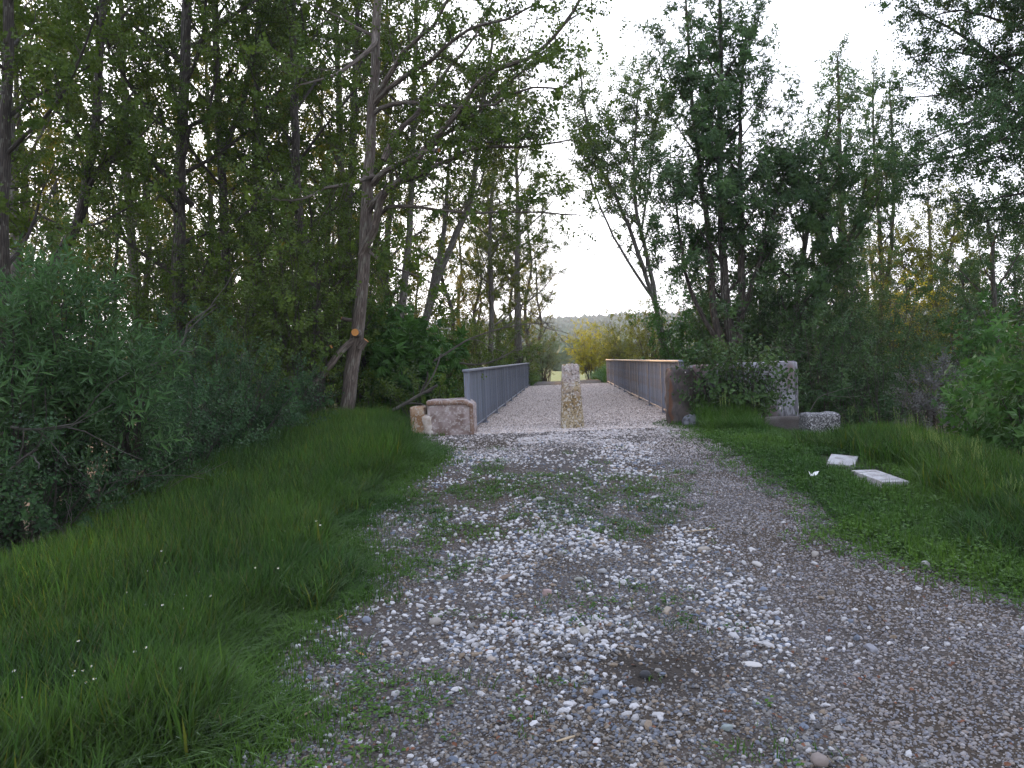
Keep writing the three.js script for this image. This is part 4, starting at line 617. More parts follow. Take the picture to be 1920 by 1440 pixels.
// left parapet stump with its raised rim, and the broken stub beside it
{
  const t = thing('parapet_block', 'mauve-brown concrete parapet block at the near end of the left railing', 'block', [-1.70, 0, -11.2]);
  const m = stone([[0.17, 0.115, 0.10], [0.33, 0.27, 0.26]], 21, (c, u, v) => over(c, [0.5, 0.46, 0.45], ss(0.5, 0.72, fbm(u * 24, v * 28, 31, 5)) * 0.6), 512);
  const rim = stone([[0.17, 0.10, 0.07], [0.27, 0.19, 0.15]], 23, (c, u, v) => over(c, [0.38, 0.34, 0.32], ss(0.55, 0.7, fbm(u * 40, v * 40, 8, 4)) * 0.6));
  const cut = (v) => { if (v.x > 0.22 && v.y > 0.2) v.y -= (v.x - 0.22) * 0.55; };
  mesh('body', roughBox(0.70, 0.64, 0.44, { seg: 0.04, amp: 0.012, round: 0.03, seed: 6, shape: cut }), m, t).position.y = 0.25;
  mesh('top_rim', roughBox(0.70, 0.07, 0.05, { seg: 0.03, amp: 0.007, round: 0.012, seed: 8, shape: (v) => { if (v.x > 0.22) v.y -= (v.x - 0.22) * 0.55; } }), rim, t).position.set(0, 0.52, 0.212);
  mesh('side_rim', roughBox(0.06, 0.54, 0.05, { seg: 0.03, amp: 0.007, round: 0.012, seed: 9 }), rim, t).position.set(0.318, 0.19, 0.212);
  const s = thing('broken_stub', 'short cracked orange-stained concrete stub left of the mauve block', 'stub', [-2.2, 0, -11.12]);
  mesh('post', roughBox(0.22, 0.62, 0.26, { seg: 0.03, amp: 0.012, round: 0.035, seed: 12 }), stone([[0.22, 0.12, 0.06], [0.36, 0.26, 0.18]], 25, (c, u, v) => over(c, [0.45, 0.42, 0.38], ss(0.55, 0.66, fbm(u * 30, v * 30, 8, 4)) * 0.6)), s).position.y = 0.17;
  const chip = mesh('broken_edge', roughBox(0.15, 0.44, 0.16, { seg: 0.025, amp: 0.03, round: 0.04, seed: 14, fine: 0.012 }), stone([[0.38, 0.31, 0.26], [0.55, 0.50, 0.46]], 27), s);
  chip.position.set(0.165, 0.12, 0.06); chip.rotation.z = 0.12;
}
// right-hand wing wall: rough pillar, wall slab, plinth, boulder, lichen block
{
  const streak = (c, u, v) => {
    c = over(c, [0.05, 0.045, 0.05], ss(0.52, 0.64, fbm(u * 30, 2 + v * 9, 7, 5)) * 0.75);
    c = over(c, [0.15, 0.085, 0.075], ss(0.55, 0.68, fbm(u * 4 + 3, v * 2, 15, 3)) * 0.7);
    for (const [a, b, r] of [[0.12, 0.86, 0.022], [0.31, 0.81, 0.018], [0.28, 0.76, 0.014], [0.55, 0.87, 0.016], [0.79, 0.35, 0.02], [0.45, 0.2, 0.012], [0.9, 0.8, 0.018], [0.66, 0.62, 0.01]]) c = over(c, [0.6, 0.58, 0.54], 1 - ss(r * 0.7, r, Math.hypot(u - a, v - b) + 0.01 * noise(u * 60, v * 60)));
    return c;
  };
  const p = thing('stone_pillar', 'dark rounded stone pillar with a rusty edge at the right railing', 'pillar', [1.77, -0.06, -11.55]);
  mesh('shaft', roughBox(0.42, 1.0, 0.42, { seg: 0.035, amp: 0.05, round: 0.11, seed: 31, fine: 0.008, shape: (v) => { if (v.y < -0.2) v.x += (-(v.y + 0.2)) * 0.1; } }),
    stone([[0.05, 0.04, 0.036], [0.11, 0.092, 0.085]], 33, (c, u, v) => over(streak(c, u, v), [0.11, 0.05, 0.027], (1 - ss(0.33, 0.37, u + 0.12 * (fbm(u * 12, v * 12, 3) - 0.5))) * 0.9)), p).position.y = 0.47;
  const w = thing('parapet_wall', 'grey concrete parapet wall with dark streaks and lichen spots', 'wall', [2.80, 0, -11.95]);
  mesh('wall_slab', roughBox(1.62, 0.90, 0.34, { seg: 0.045, amp: 0.012, round: 0.045, seed: 35 }), stone([[0.16, 0.155, 0.17], [0.29, 0.29, 0.32]], 37, streak, 512), w).position.y = 0.47;
  mesh('plinth', roughBox(1.70, 0.34, 0.46, { seg: 0.045, amp: 0.02, round: 0.03, seed: 36, fine: 0.008 }), stone([[0.10, 0.085, 0.08], [0.21, 0.19, 0.19]], 38), w).position.set(0.04, -0.1, 0.01);
  const b = thing('boulder', 'rounded grey boulder at the foot of the dark stone pillar', 'boulder', [1.86, 0.08, -11.1]);
  mesh('rock', roughBox(0.26, 0.24, 0.24, { seg: 0.02, amp: 0.05, fine: 0.012, round: 0.11, seed: 41 }), stone([[0.06, 0.06, 0.07], [0.19, 0.2, 0.23]], 42), b);
  const l = thing('lichen_block', 'small square stone block speckled with pale lichen', 'block', [3.58, -0.04, -10.8]);
  mesh('block', roughBox(0.46, 0.46, 0.4, { seg: 0.03, amp: 0.014, round: 0.04, seed: 44, fine: 0.008 }), stone([[0.045, 0.042, 0.045], [0.10, 0.095, 0.10]], 45, (c, u, v) => over(c, [0.48, 0.47, 0.48], ss(0.5, 0.64, fbm(u * 50, v * 50, 6, 4)) * 0.75), 512), l);
}
// two cast concrete slabs lying in the verge
{
  const m = stone([[0.30, 0.29, 0.30], [0.42, 0.41, 0.42]], 51, (c, u, v) => over(c, [0.2, 0.17, 0.15], ss(0.5, 0.7, fbm(u * 15, v * 15, 5, 5)) * 0.6));
  const slab = (label, pos, rot, L, W, H, slots) => {
    const t = thing('concrete_slab', label, 'slab', pos, 'cast slabs in the verge'); t.rotation.set(...rot, 'YXZ');
    const s = new THREE.Shape(); // end profile with the arched hollow underneath
    s.moveTo(-W / 2, 0); s.lineTo(-W / 2, H - 0.035); s.lineTo(W / 2, H - 0.035); s.lineTo(W / 2, 0); s.lineTo(W * 0.27, 0); s.quadraticCurveTo(W * 0.2, H * 0.45, 0, H * 0.45); s.quadraticCurveTo(-W * 0.2, H * 0.45, -W * 0.27, 0); s.lineTo(-W / 2, 0);
    const g = new THREE.ExtrudeGeometry(s, { depth: L, bevelEnabled: true, bevelSize: 0.006, bevelThickness: 0.006, bevelSegments: 2 }); g.translate(0, 0, -L / 2); mesh('body', g, m, t);
    const p = new THREE.Shape(); p.moveTo(-W / 2, -L / 2); p.lineTo(W / 2, -L / 2); p.lineTo(W / 2, L / 2); p.lineTo(-W / 2, L / 2); p.lineTo(-W / 2, -L / 2);
    for (const [x, z] of slots) { const q = new THREE.Path(), a = 0.045, b = 0.018; q.moveTo(x - a, z - b); q.lineTo(x - a, z + b); q.lineTo(x + a, z + b); q.lineTo(x + a, z - b); q.lineTo(x - a, z - b); p.holes.push(q); }
    const h = new THREE.ExtrudeGeometry(p, { depth: 0.028, bevelEnabled: true, bevelSize: 0.004, bevelThickness: 0.004, bevelSegments: 2 }); h.rotateX(-Math.PI / 2); h.translate(0, H - 0.030, 0); mesh('slotted_top', h, m, t);
  };
  slab('whitish concrete slab with six slots lying nearer in the verge grass', [3.0, -0.325, -7.42], [0.05, 0.14, -0.03], 0.56, 0.25, 0.17, [[-0.06, -0.19], [0.06, -0.17], [-0.05, -0.02], [0.06, 0.02], [-0.06, 0.17], [0.05, 0.19]]);
  slab('plain whitish concrete slab, farther of the two in the verge grass', [2.92, -0.245, -8.15], [0.10, -0.45, -0.08], 0.42, 0.26, 0.15, []);
}
// ------------------------------------------------------------------ footbridge
{
  const t = thing('footbridge', 'gravelled footbridge deck between the two blue-grey railings', 'bridge', [0.2, 0, -21.3]);
  const soil = std([0.26, 0.22, 0.20], 1, { bumpMap: grain, bumpScale: 0.01 }), beam = std([0.16, 0.15, 0.15], 0.95, { bumpMap: grain, bumpScale: 0.004 });
  mesh('deck', new RoundedBoxGeometry(3.5, 0.25, 20.6, 2, 0.02), soil, t).position.set(0, -0.117, 0);
  for (const s of [-1, 1]) mesh('edge_beam', new RoundedBoxGeometry(0.16, 0.5, 20.4, 2, 0.015), beam, t).position.set(s * 1.84, -0.27, 0);
  for (const z of [9.4, -9.4]) mesh('abutment', new RoundedBoxGeometry(3.9, 3.2, 1.2, 2, 0.03), beam, t).position.set(0, -1.86, z);
}
const paints = [0.52, 0.68, 0.6, 0.78].map((lum, q) => std([lum, lum, lum * (q === 2 ? 0.93 : 1)], 0.5, { metalness: 0.15, map: tex(256, 256, (u, v, i, j) => { const n = fbm(u * 18, v * 3, 2, 4), k = 0.8 + 0.4 * n, r = ss(0.62, 0.75, fbm(u * 9, v * 9, 8, 4)); return over([0.21 * k, 0.235 * k, 0.30 * k], [0.2, 0.12, 0.06], r * 0.5); }) }));
const paint = paints[1];
function railing(x, z0, n, step, label) {
  const t = thing('steel_railing', label, 'railing', [x, 0, z0], 'railings along the footbridge'), L = n * step;
  const post = new RoundedBoxGeometry(0.085, 0.96, 0.05, 1, 0.006), bal = new THREE.BoxGeometry(0.024, 0.86, 0.01), foot = new THREE.BoxGeometry(0.16, 0.012, 0.12);
  for (let k = 0; k <= n; k++) { const p = mesh('post', post, paint, t); p.position.set(0, 0.49, -k * step); mesh('base_plate', foot, paint, p).position.set(0, -0.472, 0); }
  mesh('handrail', new RoundedBoxGeometry(0.11, 0.04, L + 0.16, 2, 0.012), paint, t).position.set(0, 0.985, -L / 2);
  mesh('bottom_rail', new RoundedBoxGeometry(0.045, 0.03, L, 1, 0.005), paint, t).position.set(0, 0.085, -L / 2);
  const c = Math.round(step / 0.104);
  for (let k = 0; k < n; k++) for (let i = 1; i < c; i++) mesh('baluster', bal, paints[Math.floor(hash(i, k, Math.round(x * 9)) * 4)], t).position.set(0.004 * Math.sin(i * 7.3 + k), 0.53, -(k + i / c) * step);
}
railing(-1.45, -11.15, 9, 2.25, 'blue-grey steel railing on the left side of the footbridge, seen almost end on');
railing(1.85, -11.9, 9, 2.17, 'darker steel railing on the right side of the footbridge behind the pillar');

// ------------------------------------------------------------------ gravel
function pebbleGeo(seed, detail, flat) {
  const g0 = new THREE.IcosahedronGeometry(1, detail); g0.deleteAttribute('uv'); g0.deleteAttribute('normal');
  const g = mergeVertices(g0, 1e-4), p = g.attributes.position, r = rng(seed);
  for (let i = 0; i < p.count; i++) { const k = 0.72 + r() * 0.5; p.setXYZ(i, p.getX(i) * k, p.getY(i) * k * flat, p.getZ(i) * k * 0.8); }
  const q = g.toNonIndexed(); q.computeVertexNormals(); return q;
}
const matStone = std([1, 1, 1], 0.95, { bumpMap: grain, bumpScale: 0.002 });
{
  const r = rng(77), lists = [[], [], [], []], deck = [[], []], e = new THREE.Euler(), q = new THREE.Quaternion();
  const put = (list, x, y, z, s, c) => { e.set((r() - 0.5) * 0.8, r() * 6.28, (r() - 0.5) * 0.8); q.setFromEuler(e); list.push({ m: new THREE.Matrix4().compose(V(x, y, z), q, V(s * (0.8 + r() * 0.6), s * (0.8 + r() * 0.4), s)), c }); };
  const tone = (w) => { // share of white limestone w
    const k = r(), j = 0.75 + r() * 0.4;
    if (k < w) return [0.42 * j, 0.41 * j, 0.42 * j];
    const b = (k - w) / (1 - w);
    return b < 0.38 ? [0.13 * j, 0.15 * j, 0.195 * j] : b < 0.72 ? [0.20 * j, 0.19 * j, 0.185 * j] : b < 0.9 ? [0.20 * j, 0.155 * j, 0.115 * j] : [0.08 * j, 0.075 * j, 0.075 * j];
  };
  for (let k = 0; k < 250000; k++) {
    const z = -2.2 - 9.9 * Math.pow(r(), 1.5), d = -z, x = mix(-2.3, 3.1, r()), eL = edgeL(z), eR = edgeR(z);
    const inside = Math.min(x - eL, eR - x); if (inside < -0.25 + r() * 0.45) continue;
    const pale = ss(7.5, 11, d), track = ss(0.85, 1.25, x - 0.15 * Math.sin(z)) * (1 - ss(9.5, 11, d));
    const centre = Math.exp(-(((x - 0.25) / 1.0) ** 2)) * ss(3.6, 4.3, d) * (1 - ss(6.3, 7.2, d)), band = ss(7.2, 8.2, d) * (1 - ss(10.5, 11.8, d)) * (1 - ss(1.0, 1.6, x));
    const patch = fbm(x * 1.7, z * 1.7, 12), dirt = ss(0.5, 0.62, fbm(x * 1.1 + 7, z * 1.1, 2)) * (1 - track) * (1 - centre);
    if (r() < dirt * 0.75) continue;
    if (r() < 0.85 * Math.exp(-(((x - 0.42) / 0.36) ** 2 + ((z + 3.68) / 0.26) ** 2))) continue; // the damp bare patch
    const big = (0.05 + 0.22 * (1 - ss(4.2, 5, d)) + 1.0 * centre + 0.7 * band) * ss(0.28, 0.62, patch) * (1 - 0.9 * track);
    let s, c;
    if (r() < big * 0.29) { s = 0.009 + 0.017 * r() * r() + 0.004 * r(); c = tone(0.62 - 0.25 * (1 - ss(3.2, 4.2, d))); }
    else if (r() < 0.26) { s = 0.007 + r() * 0.006; c = over(tone(0.13 + 0.34 * pale), track > 0.5 ? [0.22, 0.195, 0.195] : [0.12, 0.10, 0.085], 0.3 + 0.25 * track); if (r() < 0.35 * track) continue; }
    else { s = 0.003 + r() * 0.004; c = over(tone(0.06 + 0.3 * pale + 0.05 * track), track > 0.5 ? [0.21, 0.185, 0.183] : [0.11, 0.09, 0.075], 0.4); }
    if (d > 6 && s < 0.005) { s *= 1.7; if (r() < 0.5) continue; }
    if (pale > 0.3 && r() < pale) c = over(c, [0.50, 0.44, 0.42], 0.5);
    put(lists[k % 4], x, height(x, z) + s * 0.25, z, s, c);
  }
  // a scatter of single stones in the grass edges
  for (let k = 0; k < 500; k++) { const z = -2.2 - 9 * r(), x = edgeL(z) - 0.6 * r() * r() + 0.1, s = 0.008 + r() * 0.012; put(lists[k % 4], x, height(x, z) + s * 0.3, z, s, tone(0.5)); }
  lists.forEach((l, k) => tag(scatter('gravel', pebbleGeo(300 + k, 0, 0.62), matStone, l), 'loose white and blue-grey gravel strewn over the path', 'gravel', 'path gravel', 'stuff'));
  for (let k = 0; k < 60000; k++) {
    const z = mix(-11.0, -31.5, Math.pow(r(), 1.4)), x = mix(-1.5, 1.92, r()), s = 0.007 + r() * 0.008 + 0.004 * ss(15, 30, -z), j = 0.7 + r() * 0.5, k2 = r();
    put(deck[k % 2], x, Math.max(0.012, height(x, z)) + s * 0.3, z, s, k2 < 0.62 ? [0.56 * j, 0.485 * j, 0.45 * j] : k2 < 0.88 ? [0.40 * j, 0.33 * j, 0.29 * j] : [0.2 * j, 0.165 * j, 0.16 * j]);
  }
  deck.forEach((l, k) => tag(scatter('deck_gravel', pebbleGeo(320 + k, 0, 0.6), matStone, l), 'fine pinkish gravel spread over the footbridge deck', 'gravel', 'deck gravel', 'stuff'));
}
// single larger stones on the path: [x, z, length, width, height, colour, label]
for (const [i, [x, z, a, b, c, rgb, label]] of [
  [-0.81, -4.30, 0.075, 0.065, 0.05, [0.24, 0.22, 0.20], 'round grey-tan cobble at the left of the white gravel'],
  [-1.23, -4.35, 0.06, 0.055, 0.045, [0.17, 0.19, 0.24], 'blue-grey cobble at the left edge of the gravel'],
  [-0.16, -4.80, 0.08, 0.06, 0.06, [0.30, 0.22, 0.21], 'pinkish wedge-shaped stone in the white gravel'],
  [0.06, -4.15, 0.085, 0.05, 0.03, [0.22, 0.20, 0.17], 'flat tan oval stone in the middle of the white gravel'],
  [-0.46, -5.05, 0.11, 0.04, 0.035, [0.15, 0.11, 0.085], 'long flat brown stone among grass tufts'],
  [0.21, -5.10, 0.07, 0.06, 0.045, [0.26, 0.26, 0.27], 'smooth pale grey cobble behind the pinkish stone'],
  [0.05, -5.0, 0.09, 0.05, 0.035, [0.21, 0.21, 0.19], 'flat grey stone left of the smooth pale cobble'],
  [-0.43, -3.80, 0.05, 0.04, 0.03, [0.28, 0.24, 0.21], 'small square brick-like stone in the near gravel'],
  [0.56, -4.45, 0.10, 0.045, 0.035, [0.25, 0.21, 0.17], 'long tan stone lying slantwise right of the white gravel'],
  [0.88, -3.75, 0.10, 0.05, 0.018, [0.42, 0.40, 0.39], 'large flat white stone chip near the dark patch'],
  [2.33, -5.05, 0.07, 0.06, 0.06, [0.33, 0.32, 0.32], 'pointed pale stone by the right verge'],
  [1.60, -4.70, 0.05, 0.04, 0.045, [0.15, 0.125, 0.105], 'upright brown stone on the right track'],
  [0.91, -2.85, 0.075, 0.065, 0.055, [0.20, 0.165, 0.15], 'rounded brown cobble at the bottom edge of the picture'],
  [1.00, -5.65, 0.10, 0.05, 0.04, [0.27, 0.24, 0.21], 'tan stone beside a grass tuft on the track'],
  [1.54, -3.95, 0.075, 0.05, 0.04, [0.20, 0.20, 0.225], 'grey angular stone on the fine right track'],
  [-0.28, -7.05, 0.12, 0.07, 0.05, [0.25, 0.25, 0.24], 'rounded grey stone in the grassy middle of the path'],
  [0.34, -3.62, 0.06, 0.05, 0.04, [0.035, 0.035, 0.04], 'black stone in the dark damp patch'],
  [0.62, -3.1, 0.06, 0.035, 0.035, [0.20, 0.23, 0.23], 'greenish grey pebble in the lower middle'],
  [1.33, -5.4, 0.08, 0.05, 0.03, [0.38, 0.36, 0.35], 'white flat stone on the bare muddy spot'],
  [1.75, -5.45, 0.07, 0.05, 0.04, [0.24, 0.22, 0.2], 'grey-brown stone on the edge of the muddy spot'],
].entries()) {
  const g0 = new THREE.IcosahedronGeometry(1, 2); g0.deleteAttribute('uv'); g0.deleteAttribute('normal'); const g = mergeVertices(g0, 1e-4), p = g.attributes.position, ang = i % 3 === 2;
  for (let k = 0; k < p.count; k++) { const v = V(p.getX(k), p.getY(k), p.getZ(k)); if (ang) { v.x = clamp(v.x, -0.72, 0.78); v.y = clamp(v.y, -0.7, 0.62); v.z = clamp(v.z, -0.75, 0.7); } const s = 1 + (fbm(v.x * 1.6 + i * 3, v.y * 1.6, v.z * 1.6) - 0.5) * 0.7; p.setXYZ(k, v.x * a / 2 * s, v.y * c / 2 * s, v.z * b / 2 * s); }
  g.computeVertexNormals();
  const o = mesh('stone', g, std(rgb, 0.9, {}), scene); tag(o, label, 'stone'); o.position.set(x, height(x, z) + c * 0.3, z); o.rotation.set(0.15 * Math.sin(i * 5), i * 1.7, 0.2 * Math.cos(i * 3));
}
// ------------------------------------------------------------------ grass
function clump(seed, n, rad, h, w, bend, lean = 0.5) {
  const r = rng(seed), s = new Soup();
  for (let i = 0; i < n; i++) {
    const a = r() * 6.28, q = rad * Math.sqrt(r()), b = V(Math.cos(a) * q, 0, Math.sin(a) * q), az = r() * 6.28, d = V(Math.cos(az), 0, Math.sin(az)), sd = V(-d.z, 0, d.x), H = h * (0.55 + r() * 0.6), B = bend * (0.3 + r()), W = w * (0.7 + r() * 0.6), t = 0.8 + r() * 0.4, k = [t, t, t];
    const at = (u) => b.clone().addScaledVector(d, B * u * u * H + lean * 0.2 * u * H).add(V(0, H * (u - 0.25 * B * u * u), 0));
    const p = [0, 0.55, 1].map(at), ww = [0.9, 0.85, 0].map((x) => x * W / 2);
    for (let j = 0; j < 2; j++) { const A = p[j].clone().addScaledVector(sd, ww[j]), C = p[j].clone().addScaledVector(sd, -ww[j]), E = p[j + 1].clone().addScaledVector(sd, ww[j + 1]), F = p[j + 1].clone().addScaledVector(sd, -ww[j + 1]); s.tri(A, C, E, k); if (j < 1) s.tri(C, F, E, k); }
  }
  return s.geo();
}
function herb(seed) { const r = rng(seed), s = new Soup(); for (let i = 0; i < 10; i++) { const a = r() * 6.28, d = V(Math.cos(a), 0.5 + r(), Math.sin(a)).normalize(); addLeaf(s, d.clone().multiplyScalar(0.02 + r() * 0.05), V(d.x, 0.2, d.z), V((r() - 0.5), 1, (r() - 0.5)), 'plain', 0.025 + r() * 0.015, 0.02, 0.8 + r() * 0.4); } return s.geo(); }
function broad(seed) { const r = rng(seed), s = new Soup(); for (let i = 0; i < 7; i++) { const a = i * 2.4 + r() * 0.6, t = 0.75 + r() * 0.4; addLeaf(s, V(Math.cos(a) * 0.01, 0.01, Math.sin(a) * 0.01), V(Math.cos(a), 0.7 + r() * 0.7, Math.sin(a)), UP, 'oval', 0.05 + r() * 0.05, 0.018 + r() * 0.01, t, 0.3, 0.5); } return s.geo(); }
const BROAD = [0, 1].map((k) => broad(450 + k));
const grassMat = leafMat([1, 1, 1], 0.35);
const TALL = [0, 1, 2, 3].map((k) => clump(400 + k, 9, 0.07, 0.30, 0.008, 0.55)), SHORT = [0, 1, 2].map((k) => clump(420 + k, 7, 0.05, 0.075, 0.006, 0.7)), HERB = [0, 1].map((k) => herb(440 + k));
// half-metre turves of tall grass for the inside of the verges
const TURF = [0, 1, 2, 3, 4].map((k) => { const r = rng(480 + k), s = new Soup(); for (let i = 0; i < 1250; i++) {
  const b = V((r() - 0.5) * 0.56, 0, (r() - 0.5) * 0.56), az = r() * 6.28, d = V(Math.cos(az), 0, Math.sin(az)), sd = V(-d.z, 0, d.x), H = 0.34 * (0.35 + r() * 0.75), B = 0.42 * (0.2 + r()), W = 0.0095 * (0.7 + r() * 0.6), t = 0.5 + 0.9 * r() * r() + 0.2 * r(), y = r() < 0.09 ? [t * 2.4, t * 1.25, t * 1.2] : [t * (0.85 + 0.3 * r()), t, t];
  const at = (u) => b.clone().addScaledVector(d, B * u * u * H + 0.1 * u * H).add(V(0, H * (u - 0.25 * B * u * u), 0)), p = [0, 0.55, 1].map(at), A = p[0].clone().addScaledVector(sd, W / 2), C = p[0].clone().addScaledVector(sd, -W / 2), E = p[1].clone().addScaledVector(sd, W / 2), F = p[1].clone().addScaledVector(sd, -W / 2);
  s.tri(A, C, E, y); s.tri(C, F, E, y); s.tri(E, F, p[2], y); } return s.geo(); });
const SEEDS = [0, 1].map((k) => { // flowering stalks with a narrow seed head
  const r = rng(460 + k), s = new Soup();
  for (let i = 0; i < 4; i++) { const b = V((r() - 0.5) * 0.12, 0, (r() - 0.5) * 0.12), l = V((r() - 0.5) * 0.12, 0.42 + r() * 0.15, (r() - 0.5) * 0.12), t = b.clone().add(l), w = 0.0015; s.tri(b.clone().add(V(w, 0, 0)), b.clone().add(V(-w, 0, 0)), t, [1, 1, 1]); for (let j = 0; j < 9; j++) { const c = b.clone().addScaledVector(l, 0.78 + j * 0.026), a = j * 2.4; addLeaf(s, c, V(Math.cos(a) * 0.5, 1, Math.sin(a) * 0.5), V(Math.cos(a), 0, Math.sin(a)), 'lance', 0.016, 0.007, 1.5); } }
  return s.geo();
});
{
  const r = rng(91), q = new THREE.Quaternion(), e = new THREE.Euler(), L = { tall: [[], [], [], []], short: [[], [], []], herb: [[], []], broad: [[], []], seed: [[], []] };
  const add = (l, x, z, sx, sy, c, y = 0) => { e.set((r() - 0.5) * 0.25, r() * 6.28, (r() - 0.5) * 0.25); q.setFromEuler(e); l.push({ m: new THREE.Matrix4().compose(V(x, height(x, z) - 0.01 + y, z), q, V(sx, sy, sx)), c }); };
  const green = (x, z) => { const t = clamp(fbm(x * 1.2, z * 1.2, 41) * 1.6 - 0.3 + (r() - 0.5) * 0.5), j = 0.85 + r() * 0.3; return [mix(0.025, 0.070, t) * j, mix(0.078, 0.146, t) * j, mix(0.008, 0.013, t) * j]; };
  const turf = [[], [], [], [], []], onSlab = (x, z, m) => (Math.abs(x - 3.0) < 0.15 + m && z < -7.1 + m && z > -7.75 - m) || (Math.abs(x - 2.94) < 0.17 + m && z < -7.95 + m && z > -8.45 - m);
  const tallness = (x, z) => x < 0 // 0..1+ of the height of the grass at a place
    ? (0.25 + 0.85 * ss(0.05, 0.75, edgeL(z) - x)) * (0.6 + 0.75 * fbm(x * 0.9, z * 0.9, 17)) * (1 + 0.25 * ss(7, 9.5, -z)) * (1 - 0.6 * ss(9.6, 10.3, -z) * ss(-2.9, -2.4, x))
    : 0.18 + 0.85 * ss(0.55, 1.5, x - edgeR(z) + 0.35 * (noise(x * 1.5, z * 1.5) - 0.5)) * (0.7 + 0.6 * fbm(x, z, 27)) * (1 - 0.72 * ss(9.2, 9.9, -z) * ss(2.5, 2.9, x));
  for (const sd of [-1, 1]) for (let z = 0.3; z > (sd < 0 ? -13.3 : -12); z -= 0.42) for (let x = 1.0; x < 6.0; x += 0.42) {
    const X = sd * x + (r() - 0.5) * 0.08, Z = z + (r() - 0.5) * 0.08, ins = sd < 0 ? edgeL(Z) - X : X - edgeR(Z);
    if (ins < (sd < 0 ? 0.42 : 0.95) || onSlab(X, Z, 0.36)) continue;
    const h = tallness(X, Z), y = height(X, Z), gx = (height(X + 0.2, Z) - height(X - 0.2, Z)) / 0.4, gz = (height(X, Z + 0.2) - height(X, Z - 0.2)) / 0.4, a = r() * 6.283, c = Math.cos(a), s = Math.sin(a);
    const m = new THREE.Matrix4().set(c, 0, s, X, c * gx - s * gz, h, s * gx + c * gz, y - 0.015, -s, 0, c, Z, 0, 0, 0, 1);
    turf[Math.floor(r() * 5)].push({ m, c: green(X, Z) });
  }
  for (let k = 0; k < 12000; k++) { // left verge: the ragged edge and loose tall clumps
    const z = -0.8 - 12.6 * r(), x = k % 5 ? edgeL(z) - 0.75 * r() : mix(-5.0, -1.2, r()), ins = edgeL(z) - x; if (ins < 0) continue;
    if (k % 7 === 0) { const q = edgeL(z) + 0.4 * r() * r(); add(L.short[k % 3], q, z, 0.9, 0.6 + r(), green(q, z)); }
    if (ins < 0.25 && r() < 0.5) add(L.short[k % 3], x, z, 1.1, 1.2, green(x, z)); else if (ins < 0.8 || r() < 0.5) add(L.tall[k % 4], x, z, 1, tallness(x, z) * (k % 5 ? 1 : 1.15), green(x, z));
  }
  for (let k = 0; k < 12000; k++) { // right verge: low weeds by the track, taller grass towards the drop
    const z = -1.5 - 10.6 * r(), x = k % 4 ? edgeR(z) + 1.3 * r() : mix(2.2, 4.6, r()), ins = x - edgeR(z); if (ins < 0 || onSlab(x, z, 0.05)) continue;
    if (k % 6 === 0) { const q = edgeR(z) - 0.55 * r() * r(); add(k % 12 ? L.short[k % 3] : L.herb[k % 2], q, z, 0.9, 0.5 + r(), green(q, z)); }
    const t = tallness(x, z) * (onSlab(x, z, 0.28) ? 0.4 : 1);
    if (r() < 0.1 + 0.6 * t) add(L.tall[k % 4], x, z, 0.95, t, green(x, z)); else if (r() < 0.7) add(L.short[k % 3], x, z, 1.2, 1.2 + r(), green(x, z)); else add(L.herb[k % 2], x, z, 1.3, 1.3, green(x, z));
    if (t > 0.6 && r() < 0.035 && z > -9.6 && x > 3.3) add(L.seed[k % 2], x, z, 1, 0.75 + r() * 0.3, [0.10, 0.14, 0.04]);
  }
  for (let k = 0; k < 520; k++) { // broad-leaved plants and dry straw among the grass
    const z = -1.5 - 10 * r(), s = r() < 0.65 ? -1 : 1, x = s < 0 ? edgeL(z) - 0.2 - 2 * r() : edgeR(z) + 0.3 + 1.4 * r(); if (onSlab(x, z, 0.15)) continue;
    if (k % 3) add(L.broad[k % 2], x, z, 0.8 + 0.5 * r(), 0.8 + 0.6 * r(), green(x, z), 0.13 * tallness(x, z) * r()); else add(L.tall[k % 4], x, z, 0.7, tallness(x, z) * 1.05, [0.17, 0.14, 0.06]);
  }
  for (let k = 0; k < 700; k++) { const z = -10.2 - 1.3 * r(), x = 1.95 + 0.75 * r(); add(L.tall[k % 4], x, z, 1, 0.7 + 1.1 * r() * ss(-10.2, -11.2, z), green(x, z)); if (r() < 0.02) add(L.seed[k % 2], x, z, 1, 1.0, [0.16, 0.2, 0.06]); } // tall tussocks against the wall
  for (let k = 0; k < 30000; k++) { // tufts and weeds coming through the gravel
    const z = -2.3 - 8.2 * r(), d = -z, x = mix(-1.7, 2.3, r()), n = fbm(x * 2.3 + 3, z * 2.3, 61), m = fbm(x * 0.8, z * 0.8, 71);
    const mid = clamp(Math.exp(-(((d - 7.0) / 1.0) ** 2)) * Math.exp(-(((x - 0.0) / 1.3) ** 2)) * 1.5), l = Math.exp(-(((x + 1.25) / 0.5) ** 2)) * 0.5;
    const want = clamp(0.10 + mid * 0.8 + l - 0.9 * ss(0.9, 1.4, x) * (d < 8 ? 1 : 0) * 0.5) * ss(0.50 - 0.22 * mid, 0.62 - 0.14 * mid, n) * ss(0.3, 0.5, m + 0.25 * mid) - 0.5 * ss(9, 10, d);
    if (r() > want * (0.75 - 0.3 * mid)) continue;
    if (r() < 0.68) add(L.short[k % 3], x, z, 0.9, 0.4 + 0.7 * r(), green(x, z)); else add(L.herb[k % 2], x, z, 0.8, 0.7, green(x, z));
  }
  for (let k = 0; k < 2600; k++) { // banks beyond the bridge, and the slopes
    const z = -31.8 - 14 * r(), s = r() < 0.5 ? -1 : 1, x = 0.2 + s * (1.7 + 4 * r() * r()); add(L.tall[k % 4], x, z, 3, 1.0 + 0.7 * r(), green(x, z));
  }
